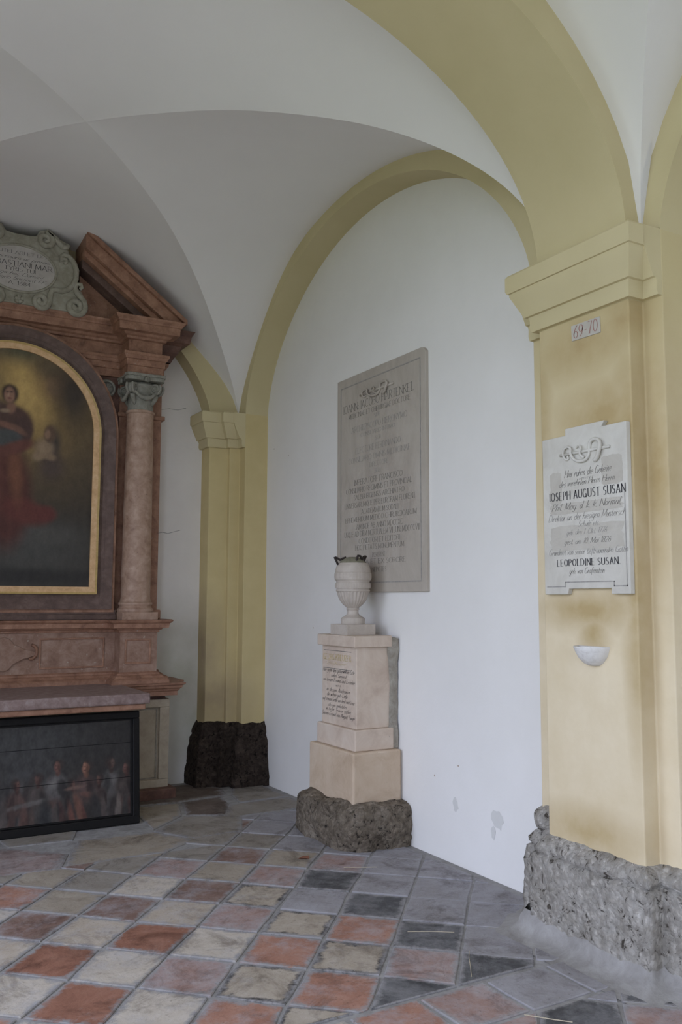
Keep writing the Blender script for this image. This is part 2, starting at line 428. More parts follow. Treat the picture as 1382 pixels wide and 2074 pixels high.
# ------------------------------------------------------------------ lettering: a small broad-pen alphabet
def _arc(cx, cy, rx, ry, a0, a1, n=10):
    return [(cx + rx * math.cos(math.radians(a0 + (a1 - a0) * i / n)), cy + ry * math.sin(math.radians(a0 + (a1 - a0) * i / n))) for i in range(n + 1)]
GL = {
 'A': (.74, [[(0, 0), (.37, 1), (.74, 0)], [(.13, .35), (.61, .35)]]),
 'B': (.58, [[(0, 0), (0, 1)], [(0, 1)] + _arc(.28, .76, .26, .24, 90, -90) + [(0, .52)], [(0, .52)] + _arc(.30, .26, .28, .26, 90, -90) + [(0, 0)]]),
 'C': (.72, [_arc(.38, .5, .38, .5, 50, 310, 16)]),
 'D': (.72, [[(0, 0), (0, 1)], [(0, 1)] + _arc(.26, .5, .44, .5, 90, -90, 14) + [(0, 0)]]),
 'E': (.56, [[(0, 0), (0, 1)], [(0, 1), (.52, 1)], [(0, .52), (.42, .52)], [(0, 0), (.56, 0)]]),
 'F': (.52, [[(0, 0), (0, 1)], [(0, 1), (.52, 1)], [(0, .52), (.40, .52)]]),
 'G': (.76, [_arc(.38, .5, .38, .5, 50, 320, 16), [(.68, 0), (.68, .42), (.46, .42)]]),
 'H': (.70, [[(0, 0), (0, 1)], [(.70, 0), (.70, 1)], [(0, .52), (.70, .52)]]),
 'I': (.06, [[(.03, 0), (.03, 1)]]),
 'J': (.34, [[(.30, 1), (.30, .2)] + _arc(.14, .18, .16, .22, 0, -150, 8)]),
 'K': (.66, [[(0, 0), (0, 1)], [(.62, 1), (.02, .46)], [(.2, .6), (.66, 0)]]),
 'L': (.54, [[(0, 0), (0, 1)], [(0, 0), (.54, 0)]]),
 'M': (.88, [[(.02, 0), (.08, 1), (.44, .1), (.80, 1), (.86, 0)]]),
 'N': (.72, [[(0, 0), (0, 1), (.72, 0), (.72, 1)]]),
 'O': (.78, [_arc(.39, .5, .39, .5, 90, 450, 22)]),
 'P': (.56, [[(0, 0), (0, 1)], [(0, 1)] + _arc(.28, .74, .27, .26, 90, -90) + [(0, .48)]]),
 'Q': (.80, [_arc(.39, .5, .39, .5, 90, 450, 22), [(.45, .2), (.82, -.12)]]),
 'R': (.62, [[(0, 0), (0, 1)], [(0, 1)] + _arc(.28, .75, .27, .25, 90, -90) + [(0, .5)], [(.28, .5), (.64, 0)]]),
 'S': (.50, [_arc(.26, .74, .22, .26, 40, 255, 10) + _arc(.24, .26, .25, .26, 75, -140, 12)]),
 'T': (.66, [[(.33, 0), (.33, 1)], [(0, 1), (.66, 1)]]),
 'U': (.68, [[(0, 1), (0, .3)] + _arc(.34, .3, .34, .3, 180, 360, 10) + [(.68, 1)]]),
 'V': (.70, [[(0, 1), (.35, 0), (.70, 1)]]),
 'W': (.98, [[(0, 1), (.26, 0), (.49, .9), (.72, 0), (.98, 1)]]),
 'X': (.68, [[(0, 1), (.68, 0)], [(.68, 1), (0, 0)]]),
 'Y': (.66, [[(0, 1), (.33, .48), (.66, 1)], [(.33, .48), (.33, 0)]]),
 'Z': (.62, [[(.02, 1), (.62, 1), (0, 0), (.62, 0)]]),
 '0': (.50, [_arc(.25, .5, .25, .5, 90, 450, 20)]),
 '1': (.2, [[(0, .8), (.14, 1), (.14, 0)]]),
 '2': (.5, [_arc(.25, .74, .23, .26, 160, -40, 10) + [(0, 0), (.5, 0)]]),
 '4': (.52, [[(.38, 0), (.38, 1), (0, .3), (.52, .3)]]),
 '6': (.50, [[(.40, 1), (.16, .72), (.02, .36)] + _arc(.25, .28, .24, .28, 165, 525, 18)]),
 '7': (.48, [[(0, 1), (.48, 1), (.16, 0)]]),
 '8': (.48, [_arc(.24, .75, .19, .25, 90, 450, 16), _arc(.24, .26, .24, .26, 90, 450, 16)]),
 '9': (.50, [_arc(.25, .70, .24, .29, 0, 360, 18) + [(.48, .6), (.36, .2), (.12, 0)]]),
 '.': (.08, [[(.03, 0), (.05, .06)]]), ',': (.1, [[(.06, .06), (0, -.14)]]), ':': (.08, [[(.03, .05), (.05, .11)], [(.03, .5), (.05, .56)]]),
 '-': (.32, [[(0, .42), (.32, .42)]]),
 'a': (.46, [_arc(.21, .27, .21, .27, 60, 360, 14), [(.42, .54), (.40, .1), (.48, .02)]]),
 'b': (.44, [[(.04, 1), (.02, .1)], _arc(.22, .27, .20, .27, 160, -180, 14)]),
 'c': (.38, [_arc(.21, .27, .21, .27, 50, 310, 12)]),
 'd': (.46, [_arc(.21, .27, .21, .27, 60, 360, 14), [(.46, 1), (.40, .1), (.5, .02)]]),
 'e': (.40, [[(.02, .28), (.38, .32)] + _arc(.21, .29, .19, .26, 15, 300, 14)]),
 'f': (.30, [_arc(.28, .86, .16, .14, 40, 180, 8) + [(.10, -.3)], [(-.02, .54), (.28, .54)]]),
 'g': (.44, [_arc(.21, .27, .21, .27, 60, 360, 14), [(.42, .54), (.36, -.2)] + _arc(.18, -.2, .18, .18, 0, -150, 8)]),
 'h': (.44, [[(.06, 1), (.0, 0)], [(.02, .3)] + _arc(.23, .34, .18, .2, 150, 0, 8) + [(.42, .05), (.48, .02)]]),
 'i': (.12, [[(.06, .54), (.03, .08), (.12, .02)], [(.07, .74), (.09, .78)]]),
 'k': (.42, [[(.06, 1), (0, 0)], [(.38, .54), (.05, .26), (.42, 0)]]),
 'l': (.14, [[(.10, 1), (.03, .1), (.14, .02)]]),
 'm': (.70, [[(.04, .54), (0, 0)], [(.03, .34)] + _arc(.2, .36, .14, .18, 150, 0, 7) + [(.32, 0)], [(.34, .34)] + _arc(.5, .36, .14, .18, 150, 0, 7) + [(.63, .05), (.70, .02)]]),
 'n': (.44, [[(.04, .54), (0, 0)], [(.03, .34)] + _arc(.22, .36, .16, .18, 150, 0, 7) + [(.38, .05), (.46, .02)]]),
 'o': (.42, [_arc(.21, .27, .21, .27, 90, 450, 16)]),
 'p': (.44, [[(.06, .54), (-.02, -.36)], _arc(.23, .27, .20, .27, 160, -180, 14)]),
 'q': (.44, [_arc(.21, .27, .21, .27, 60, 360, 14), [(.42, .54), (.36, -.36)]]),
 'r': (.30, [[(.04, .54), (0, 0)], [(.03, .32), (.16, .52), (.28, .50)]]),
 's': (.32, [_arc(.17, .41, .13, .13, 40, 250, 8) + _arc(.15, .14, .15, .14, 80, -150, 9)]),
 't': (.28, [[(.12, .82), (.08, .1), (.2, .0), (.28, .06)], [(0, .54), (.26, .54)]]),
 'u': (.44, [[(.03, .54), (.02, .2)] + _arc(.19, .18, .17, .18, 180, 330, 7) + [(.40, .5)], [(.40, .54), (.38, .06), (.46, .02)]]),
 'v': (.40, [[(0, .54), (.16, 0), (.40, .54)]]),
 'w': (.60, [[(0, .54), (.14, 0), (.30, .5), (.42, 0), (.60, .54)]]),
 'x': (.40, [[(0, .54), (.38, 0)], [(.38, .54), (0, 0)]]),
 'z': (.36, [[(0, .54), (.36, .54), (0, 0), (.36, 0)]]),
}

def letters(text, h, width, style='roman'):
    """polygons of one line, centred on u = 0, baseline at v = 0"""
    thick, thin, slant, serif, gap, cond = {'roman': (.085, .035, 0, .10, .17, 1), 'bold': (.155, .04, 0, .10, .26, .80),
                                            'script': (.085, .040, .42, 0, .13, 1.0), 'plainbold': (.15, .06, 0, .1, .2, 1)}[style]
    x = 0
    strokes = []
    for ch in text:
        if ch == ' ':
            x += .42; continue
        w, st = GL.get(ch, GL['o'])
        for s in st:
            strokes.append([(x + p[0] * cond, p[1]) for p in s])
            if serif and not ch.islower() and ch not in '.,:-':
                for e, nb in ((s[0], s[1]), (s[-1], s[-2])):
                    if abs(e[1] - nb[1]) > .25 and (e[1] < .02 or e[1] > .98):
                        strokes.append([(x + e[0] * cond - serif, e[1]), (x + e[0] * cond + serif, e[1])])
        x += w * cond + gap
    total = max(x - gap, .05)
    sx = (width / (total * h)) if width else 1.0
    polys = []
    cut = []
    for s in strokes:
        cur = [s[0]]
        for i in range(1, len(s)):
            cur.append(s[i])
            if i < len(s) - 1:
                a, b_ = Vector(s[i]) - Vector(s[i - 1]), Vector(s[i + 1]) - Vector(s[i])
                if a.length > 1e-6 and b_.length > 1e-6 and a.normalized().dot(b_.normalized()) < .6:
                    cut.append(cur); cur = [s[i]]
        cut.append(cur)
    for s in cut:
        pts = [Vector(((p[0] - total / 2 + slant * (p[1] - .3)) * sx, p[1])) for p in s]
        n = len(pts)
        L, Rr = [], []
        for i, p in enumerate(pts):
            d = pts[min(i + 1, n - 1)] - pts[max(i - 1, 0)]
            if d.length < 1e-6:
                d = Vector((1, 0))
            d.normalize()
            wd = (thin + (thick - thin) * abs(d.y) ** 1.4) / 2
            # keep stems from thinning away when a line is squeezed
            nn = Vector((-d.y, d.x)) * wd
            nn.x *= max(.6, min(sx, 1.3))
            L.append(p + nn); Rr.append(p - nn)
        for i in range(n - 1):
            polys.append([L[i] * h, L[i + 1] * h, Rr[i + 1] * h, Rr[i] * h])
    return polys

def inscribe(parent, text, h, width, style, mat, fn, name='lettering'):
    mb = MB()
    for pg in letters(text, h, width, style):
        mb.add([fn(p.x, p.y) for p in pg], [(0, 1, 2, 3)])
    return mb.build(name, mat, parent, kind='stuff')

# ------------------------------------------------------------------ the setting
XA, YB = 3.45, 7.70          # wall planes of the long wall and the altar wall
XF = 3.225                   # front of the wall arches
Z0 = 3.33                    # springing
XC, AX = 1.255, 1.975        # vault middle and half width across the walk
XL = XC - AX                 # inner face of the courtyard arcade
WALL_TOP = 5.35
BAYS = [(5.435, 2.08), (.685, 2.08), (-4.06, 2.08)]   # centre and half length of each bay along the walk

def ss(a, b, x):
    t = min(max((x - a) / (b - a), 0), 1)
    return t * t * (3 - 2 * t)

def ell(c, a, b, z0, e=.5, n=48, a0=0, a1=PI):
    """flattened arch curve from c+a down to c-a"""
    out = []
    for i in range(n + 1):
        t = math.cos(a0 + (a1 - a0) * i / n)
        out.append((c + a * t, z0 + b * max(0, 1 - t * t) ** e))
    return out

# vault over each bay: four webs meeting at crisp groins
def vault(name, yc, ay, far):
    mb = MB()
    n = 56
    b, rise = 1.32, .12
    for (axis, sgn) in ((0, 1), (0, -1), (1, 1), (1, -1)):
        vs = []
        for i in range(n + 1):
            s = i / n
            for j in range(n + 1):
                r = -1 + 2 * j / n
                if axis == 0: tx, ty = sgn * s, s * r
                else: ty, tx = sgn * s, s * r
                t = abs(ty) if axis == 0 else abs(tx)
                e = .5
                if far and ty > 0 and tx > 0:
                    e += .25 * ss(.3, .9, t)
                    if axis == 1:
                        e += .15 * ss(0, .3, ty - t)
                z = Z0 + b * max(0, 1 - t * t) ** e + (rise * (s - t * t / s) * (1 - (ss(.45, 1, s) if far and axis == 1 and sgn > 0 else .58 * ss(.4, 1, s) if far and axis == 0 and sgn > 0 else 0)) if s > 0 else 0)
                vs.append((XC + AX * tx, yc + ay * ty, z + .006 * noise.noise(Vector((tx * 3 + yc, ty * 3, 0)))))
        fs = []
        for i in range(n):
            for j in range(n):
                a, b_, c, d = i * (n + 1) + j, i * (n + 1) + j + 1, (i + 1) * (n + 1) + j + 1, (i + 1) * (n + 1) + j
                q = (a, b_, c, d) if sgn * (1 if axis == 0 else -1) > 0 else (d, c, b_, a)
                if i == 0:
                    q = (q[0], q[2], q[3]) if q[0] == a else (q[0], q[1], q[3])
                fs.append(q)
        mb.add(vs, fs)
    return tag(mb.build(name, 'vault', smooth=True), 'white limewashed groin vault with sharp creases', kind='structure')

vault('ceiling_1', *BAYS[0], True)['label'] = 'white groin vault over the altar bay, four cells meeting at one point'
vault('ceiling_2', *BAYS[1], False)['label'] = 'white groin vault of the nearer bay behind the wide yellow arch'
vault('ceiling_3', *BAYS[2], False)['label'] = 'white groin vault of the walk behind the viewer'
tag(MB().box(-1.3, 3.9, -6.6, 8.1, WALL_TOP, WALL_TOP + .1).build('light_block_slab', 'white'), 'unseen flat cover added above the vaults to block sky light', kind='structure')  # added slab that stops sky light leaking past the vault edges

wr = tag(MB().box(XA, XA + .35, -6.5, 8.05, -.1, WALL_TOP).build('wall_right', 'white'), 'long white limewashed wall carrying the tall inscribed slab', kind='structure')
wb = tag(MB().box(-1.25, XA + .35, YB, YB + .35, -.1, WALL_TOP).build('wall_back', 'backwall'), 'white end wall behind the altar with greenish damp', kind='structure')
tag(MB().box(-1.25, XA, -6.5, -6.15, -.1, WALL_TOP).build('wall_front', 'white'), 'white end wall of the walk behind the viewer', kind='structure')

# courtyard arcade: one wall with an arched opening to each bay
def arch_slab(curve, lo, hi, top, fn0, fn1, mb=None):
    """wall piece above an arch curve (runs from high coordinate to low)"""
    mb = mb or MB()
    n = len(curve)
    vs, fs = [], []
    for fn in (fn0, fn1):
        vs += [fn(*p) for p in curve] + [fn(p[0], top) for p in curve]
    k = 2 * n
    for i in range(n - 1):
        fs += [(i, i + 1, n + i + 1, n + i), (k + i + 1, k + i, k + n + i, k + n + i + 1), (i + 1, i, k + i, k + i + 1)]
    mb.add(vs, fs)
    if hi > curve[0][0]:
        mb.prism([(curve[0][0], curve[0][1]), (hi, curve[0][1]), (hi, top), (curve[0][0], top)], fn0, fn1)
    if lo < curve[-1][0]:
        mb.prism([(lo, curve[-1][1]), (curve[-1][0], curve[-1][1]), (curve[-1][0], top), (lo, top)], fn0, fn1)
    return mb

mb = MB()
OPEN = {.685: (1.86, 1.08), -4.06: (1.86, 1.08)}
for yc in OPEN:
    arch_slab(ell(yc, *OPEN[yc], 3.33), yc - 2.375, yc + 2.375, WALL_TOP, lambda a, z: (XL - .5, a, z), lambda a, z: (XL, a, z), mb)
for a, b, z in ((-6.5, -5.92, 3.33), (-2.20, -1.175, 3.33), (2.545, 3.06, 3.33), (3.06, 3.50, WALL_TOP), (5.50, 8.05, WALL_TOP)):
    mb.box(XL - .5, XL, a, b, -.1, z)
# unseen altar bay arch, narrowed and set by the pier to shape the light
arch_slab(ell(4.5, 1.0, .75, 3.05), 3.5, 5.5, WALL_TOP, lambda a, z: (XL - .5, a, z), lambda a, z: (XL, a, z), mb)
tag(mb.build('wall_left', 'white'), 'arcade wall with arched openings to the courtyard', kind='structure')
tag(MB().box(-40, XL - .5, -40, 45, -.2, -.12).build('ground_lawn', 'lawn'), 'green lawn of the courtyard beyond the arcade', kind='structure')

tag(MB().box(-4.6, XL - .5, -40, 45, -.13, -.10).build('bounce_strip', 'gravel'), 'pale gravel strip added outside to bounce light up onto the vaults', kind='structure')  # added out of view as a bright reflector for the vaults
# portals help the sampler find the sky through the openings; they give no light of their own
for yc, wd in ((.685, 3.8), (-4.06, 3.8), (4.5, 2.1)):
    la = bpy.data.lights.new('opening_portal', 'AREA')
    la.shape = 'RECTANGLE'; la.size = wd; la.size_y = 4.4
    la.cycles.is_portal = True
    po = bpy.data.objects.new('opening_portal', la)
    po.matrix_world = Matrix.Translation((XL - .45, yc, 2.1)) @ Matrix(((0, 0, -1, 0), (1, 0, 0, 0), (0, -1, 0, 0), (0, 0, 0, 1)))
    col.objects.link(po)

# transverse arches between the bays
TA, TB = 1.87, 1.19
def transverse(name, y0, y1, label):
    o = arch_slab(ell(XC + .005, TA, TB, Z0), XL, XF + .05, WALL_TOP, lambda a, z: (a, y0, z), lambda a, z: (a, y1, z)).build(name, 'yellow', smooth=True, angle=40)
    return tag(o, label, kind='structure')
transverse('trim_1', 2.765, 3.36, 'broad yellow arch crossing the walk between the two vaults')
transverse('trim_2', -1.98, -1.39, 'broad yellow arch crossing the walk behind the viewer')

# wall arches along the long wall
def wall_arch(name, yc, a, lo, hi, label, b=1.285):
    o = arch_slab(ell(yc, a, b, Z0, .59), lo, hi, WALL_TOP, lambda p, z: (XF, p, z), lambda p, z: (XA + .02, p, z)).build(name, 'yellow', smooth=True, angle=40)
    return tag(o, label, kind='structure')
wall_arch('trim_3', 5.426, 1.916, 3.36, 7.60, 'narrow yellow arch framing the white wall with the inscribed slab')
wall_arch('trim_4', .685, 1.965, -1.39, 2.765, 'narrow yellow wall arch of the nearer bay, cut by the picture edge')
wall_arch('trim_5', -4.06, 1.965, -6.2, -1.98, 'narrow yellow wall arch behind the viewer')
o = arch_slab(ell(XC, 1.688, 1.20, Z0, .68), XL, XA, WALL_TOP, lambda a, z: (a, 7.508, z), lambda a, z: (a, YB + .02, z)).build('trim_6', 'yellow', smooth=True, angle=40)
tag(o, 'narrow yellow arch on the end wall, half hidden by the altar cornice', kind='structure')

# pillars: stepped shaft, moulded capital, rough stone plinth
CAP = [(-.02, -.315), (.0, -.315), (.004, -.312), (.03, -.312), (.038, -.29), (.036, -.25), (.044, -.235), (.06, -.232), (.075, -.20), (.10, -.15), (.118, -.115), (.118, -.10), (.128, -.098), (.135, -.085), (.135, -.012), (.125, 0), (-.04, 0.004)]
def pillar(name, label, path, shaft_mat, cap_path, plinth_path, prof, plinth_mat, seed, amp, zlow):
    p = empty(name, label, kind='structure')
    mb = MB()
    sweep(mb, path, [(0, zlow), (0, Z0 + .01)], False)
    mb.build('shaft', shaft_mat, p, bevel=.006)
    mb = MB()
    sweep(mb, cap_path, [(d * .9, Z0 + z) for d, z in CAP])
    mb.build('capital', 'yellow', p, smooth=True, angle=35)
    mb = MB()
    rough_sweep(mb, plinth_path, prof, .022, amp, 11, seed)
    mb.build('plinth', plinth_mat, p, smooth=True)
    return p

near = [(XA + .02, 2.65), (XF, 2.65), (XF, 2.765), (3.13, 2.765), (3.13, 3.36), (XF, 3.36), (XF, 3.51), (XA + .02, 3.51)]
pn = pillar('pillar_1', 'cream pier with two-stepped edge carrying the white tablet and small basin', near, 'cream',
            [(XF, 2.652), (XF, 2.765), (3.13, 2.765), (3.13, 3.36), (XF, 3.36), (XF, 3.508)], near,
            [(.085, 0), (.075, .06), (.068, .2), (.062, .385), (.040, .395), (.052, .405), (.052, .425), (.03, .455), (.006, .478), (-.03, .482)],
            'conglomerate', 3.1, .011, .3)
mb = MB()
rough_sweep(mb, [(XA, 2.65), (XF, 2.65), (XF, 2.765), (3.13, 2.765), (3.13, 3.45), (XF, 3.52), (XA, 3.55)],
            [(.24, -.006), (.17, .004), (.12, .016), (.09, .04), (.078, .075), (.06, .10)], .03, .007, 6, 5)
mb.build('mortar_fillet', 'mortar', pn, smooth=True)
mb = MB()
# rough lump of stone left on the plinth where pier and wall meet
for k in range(1):
    n = 14
    vs = []
    for i in range(n + 1):
        for j in range(n):
            th, ph = PI * i / n, 2 * PI * j / n
            p = Vector((math.sin(th) * math.cos(ph) * .095, math.sin(th) * math.sin(ph) * .085, math.cos(th) * .075))
            p *= 1 + .25 * noise.noise(p * 14)
            vs.append((3.265 + p.x, 3.475 + p.y, .515 + p.z))
    fs = [(i * n + j, (i + 1) * n + j, (i + 1) * n + (j + 1) % n, i * n + (j + 1) % n) for i in range(n) for j in range(n)]
    mb.add(vs, fs)
mb.build('stone_lump', 'conglomerate', pn, smooth=True)

farp = [(2.943, YB + .02), (2.943, 7.508), (3.124, 7.508), (3.124, 7.459), (XF, 7.459), (XF, 7.342), (XA + .02, 7.342)]
# walk the path so that its outer side faces the room
pf = pillar('pillar_2', 'slim yellow corner pier on a dark brown plinth beside the altar', farp[::-1], 'farpier',
            [(XF, 7.344), (XF, 7.459), (3.124, 7.459), (3.124, 7.508), (2.943, 7.508), (2.943, YB + .01)], farp[::-1],
            [(.11, 0), (.105, .08), (.085, .25), (.07, .40), (.045, .42), (.05, .44), (.03, .50), (0, .54), (-.03, .54)],
            'darkrock', 9.4, .016, .4)

mc = lambda p: [(2 * XC - x, y) for x, y in p]
cfar = [(XF, 7.344), (XF, 7.459), (3.124, 7.459), (3.124, 7.508), (2.943, 7.508), (2.943, YB + .01)]
pillar('pillar_3', 'yellow corner pier on the courtyard side of the altar', mc(farp), 'farpier', mc(cfar)[::-1], mc(farp),
       [(.11, 0), (.105, .08), (.085, .25), (.07, .40), (.045, .42), (.05, .44), (.03, .50), (0, .54), (-.03, .54)], 'darkrock', 4.4, .016, .4)
for nm, y0, y1, lb in (('pillar_4', 2.765, 3.36, 'cream pier on the courtyard side under the broad arch'), ('pillar_5', -1.98, -1.39, 'cream pier on the courtyard side behind the viewer')):
    pth = [(XL - .01, y1), (-.62, y1), (-.62, y0), (XL - .01, y0)]
    pillar(nm, lb, pth, 'cream', pth, pth, [(.08, 0), (.065, .2), (.06, .385), (.045, .40), (.03, .455), (0, .48), (-.03, .482)], 'conglomerate', 6.6, .011, .3)

# ------------------------------------------------------------------ floor: diagonal tiles, border row, flagstones before the altar
floor = tag(MB().box(-1.22, 3.6, -6.4, 7.9, -.1, -.004).build('floor', 'joint'), 'worn floor of diagonal red and cream tiles with grey joints', kind='structure')
REDS = ['tile_red', 'tile_red2', 'tile_pink']
M['tile_red'] = tile_mat('terracotta_red', [(.25, (.19, .085, .055)), (.5, (.29, .135, .09)), (.75, (.37, .20, .145))], .10)
M['tile_red2'] = tile_mat('coral_red', [(.25, (.24, .12, .085)), (.5, (.37, .19, .135)), (.75, (.45, .27, .205))], .30)
M['tile_pink'] = tile_mat('dusty_pink', [(.25, (.25, .15, .125)), (.5, (.33, .215, .185)), (.75, (.40, .30, .27))], .45)
M['tile_brown'] = tile_mat('brown_red', [(.25, (.15, .09, .072)), (.5, (.215, .135, .108)), (.75, (.29, .215, .18))], .30)
M['tile_cream'] = tile_mat('cream_stone', [(.25, (0.409, 0.349, 0.286)), (.5, (0.508, 0.449, 0.379)), (.75, (0.586, 0.531, 0.478))], .25)
M['tile_cream2'] = tile_mat('yellowish_stone', [(.25, (0.342, 0.282, 0.224)), (.5, (0.442, 0.376, 0.303)), (.75, (0.520, 0.465, 0.411))], .28)
M['tile_darkcream'] = tile_mat('blackened_cream_stone', [(.25, (0.282, 0.232, 0.180)), (.5, (0.402, 0.345, 0.276)), (.75, (0.489, 0.431, 0.371))], .15, spots=(.60, (0.049, 0.045, 0.046)))
M['tile_dark'] = tile_mat('blackened_stone', [(.25, (.05, .05, .053)), (.5, (.09, .09, .093)), (.75, (.18, .175, .175))], .38, (.28, .275, .285))
M['tile_dusty'] = tile_mat('dusty_grey_stone', [(.25, (.16, .14, .135)), (.5, (.24, .22, .215)), (.75, (.33, .315, .315))], .7, (.36, .35, .37))
M['flag_beige'] = tile_mat('beige_flagstone', [(.25, (.26, .215, .165)), (.5, (.35, .30, .24)), (.75, (.43, .38, .315))], .22, (.34, .31, .275), 4)
M['flag_grey'] = tile_mat('grey_flagstone', [(.25, (.20, .17, .14)), (.5, (.28, .25, .215)), (.75, (.36, .325, .285))], .25, (.34, .31, .28), 4)
M['flag_pink'] = tile_mat('pink_marble_flagstone', [(.25, (.22, .16, .15)), (.5, (.33, .255, .24)), (.75, (.42, .36, .345))], .3, (.38, .36, .36), 12)
M['flag_brown'] = tile_mat('dark_brown_flagstone', [(.25, (.10, .075, .06)), (.5, (.15, .115, .095)), (.75, (.21, .17, .145))], .2, (.2, .18, .165), 5)

def clip(poly, a, b, c):
    """keep a*x + b*y <= c"""
    out = []
    for i, p in enumerate(poly):
        q = poly[(i + 1) % len(poly)]
        dp, dq = a * p[0] + b * p[1] - c, a * q[0] + b * q[1] - c
        if dp <= 0: out.append(p)
        if dp * dq < 0:
            k = dp / (dp - dq)
            out.append((p[0] + (q[0] - p[0]) * k, p[1] + (q[1] - p[1]) * k))
    return out

def shrink(poly, d):
    c = Vector((sum(p[0] for p in poly), sum(p[1] for p in poly))) / len(poly)
    ar = sum(poly[i][0] * poly[(i + 1) % len(poly)][1] - poly[(i + 1) % len(poly)][0] * poly[i][1] for i in range(len(poly)))
    n = len(poly)
    cl = poly
    for i in range(n):
        p, q = Vector(poly[i]), Vector(poly[(i + 1) % n])
        e = q - p
        if e.length < 1e-5: continue
        nn = Vector((e.y, -e.x)).normalized() * (1 if ar > 0 else -1)
        cl = clip(cl, nn.x, nn.y, nn.dot(p) - d) if cl else cl
    return cl

def tile(poly, mat, top=.002, gap=.006, corner=.010):
    poly = shrink(poly, gap)
    if len(poly) < 3: return
    area = abs(sum(poly[i][0] * poly[(i + 1) % len(poly)][1] - poly[(i + 1) % len(poly)][0] * poly[i][1] for i in range(len(poly)))) / 2
    if area < .002: return
    cxy = (sum(p[0] for p in poly) / len(poly), sum(p[1] for p in poly) / len(poly))
    fine = []
    for i, p in enumerate(poly):
        q = poly[(i + 1) % len(poly)]
        k = 3 if math.hypot(q[0] - p[0], q[1] - p[1]) > .15 else 2
        for t in range(k):
            x, y = p[0] + (q[0] - p[0]) * t / k, p[1] + (q[1] - p[1]) * t / k
            j = -rt.random() * (.005 if t else corner) if rt.random() < .75 else .001
            l = math.hypot(x - cxy[0], y - cxy[1])
            fine.append((x + (x - cxy[0]) / l * j, y + (y - cxy[1]) / l * j))
    poly = fine
    inner = [(x + (cxy[0] - x) * .03, y + (cxy[1] - y) * .03) for x, y in poly]
    core = [(x + (cxy[0] - x) * .30, y + (cxy[1] - y) * .30) for x, y in poly]
    n = len(poly)
    vs = [(x, y, -.02) for x, y in poly] + [(x, y, top - .003) for x, y in poly] + [(x, y, top) for x, y in inner] + [(x, y, top) for x, y in core]
    fs = [(q * n + i, q * n + (i + 1) % n, (q + 1) * n + (i + 1) % n, (q + 1) * n + i) for q in range(3) for i in range(n)] + [tuple(range(3 * n, 4 * n))]
    o = MB().add(vs, fs).build('tile', mat, floor)
    a = o.data.attributes.new('wear', 'FLOAT', 'POINT')
    a.data.foreach_set('value', [0.0] * (3 * n) + [1.0] * n)

rt = random.Random(3)
TILES = {(0, 0): 'tile_pink', (0, 1): 'tile_cream', (0, 2): 'tile_pink', (0, 3): 'tile_cream', (1, 0): 'tile_darkcream', (1, 1): 'tile_red2', (1, 2): 'tile_darkcream',
         (1, 3): 'tile_red2', (2, 0): 'tile_red2', (2, 1): 'tile_darkcream', (2, 2): 'tile_red2', (2, 3): 'tile_darkcream', (3, 0): 'tile_dark', (3, 1): 'tile_pink', (3, 2): 'tile_dark',
         (2, -1): 'tile_dark', (1, -1): 'tile_dusty', (0, -1): 'tile_darkcream', (1, -2): 'tile_dark', (0, -2): 'tile_pink', (-1, -1): 'tile_brown', (-1, -2): 'flag_beige',
         (-1, 0): 'tile_cream2', (-1, 1): 'tile_red', (-1, 2): 'tile_cream', (-1, 3): 'tile_red', (-2, 0): 'tile_brown', (-2, 1): 'tile_cream2', (-2, 2): 'tile_red', (-2, 3): 'tile_cream',
         (-2, -1): 'tile_cream', (-3, 1): 'tile_brown', (-3, 2): 'tile_cream2', (-3, 0): 'flag_beige', (-2, -2): 'tile_pink', (-3, 3): 'tile_red', (-3, -1): 'flag_grey', (0, -3): 'flag_beige',
         (3, -1): 'tile_dusty', (4, 0): 'tile_dusty', (4, 1): 'tile_dark', (2, -2): 'tile_dusty', (1, -3): 'tile_pink', (-1, -3): 'tile_brown'}
O, U, V = (1.900, 4.580), (.239, -.226), (-.232, -.267)
_jit = {}
def node(i, j):
    if (i, j) not in _jit:
        _jit[(i, j)] = (O[0] + U[0] * i + V[0] * j + (rt.random() - .5) * .014, O[1] + U[1] * i + V[1] * j + (rt.random() - .5) * .014)
    return _jit[(i, j)]
for i in range(-9, 12):
    for j in range(-9, 14):
        cell = [node(i, j), node(i + 1, j), node(i + 1, j + 1), node(i, j + 1)]
        cx = sum(p[0] for p in cell) / 4; cy = sum(p[1] for p in cell) / 4
        if not (-.75 < cx < 3.6 and 1.3 < cy < 6.6): continue
        pieces = []
        a = clip(cell, 0, -1, -3.13)                                   # altar bay field
        a = clip(a, 0, 1, 5.66 if cx < 2.25 else 6.3) if a else a
        a = clip(a, 1, 0, 3.40) if a else a
        if a: pieces.append((a, 1))
        b = clip(cell, 0, 1, 2.79)                                     # nearer bay field
        b = clip(b, 1, 0, 3.40) if b else b
        if b: pieces.append((b, 2))
        for poly, z in pieces:
            if z == 1:
                m = TILES.get((i, j))
                if not m:
                    if cx > 2.75: m = 'tile_dusty'
                    elif cy > 5.3: m = rt.choice(['flag_beige', 'flag_grey', 'tile_brown', 'flag_grey'])
                    else: m = rt.choice(REDS[:2]) if (i + j) % 2 == 0 else rt.choice(['tile_cream', 'tile_cream2'])
            else:
                m = rt.choice(['tile_dusty', 'tile_dusty', 'tile_dark', 'tile_pink']) if cx > 1.8 else (rt.choice(REDS) if (i + j) % 2 == 0 else 'tile_cream')
            tile(poly, m, .001 + rt.random() * .004, .0035 + rt.random() * .004)
x = 3.19
k = 0
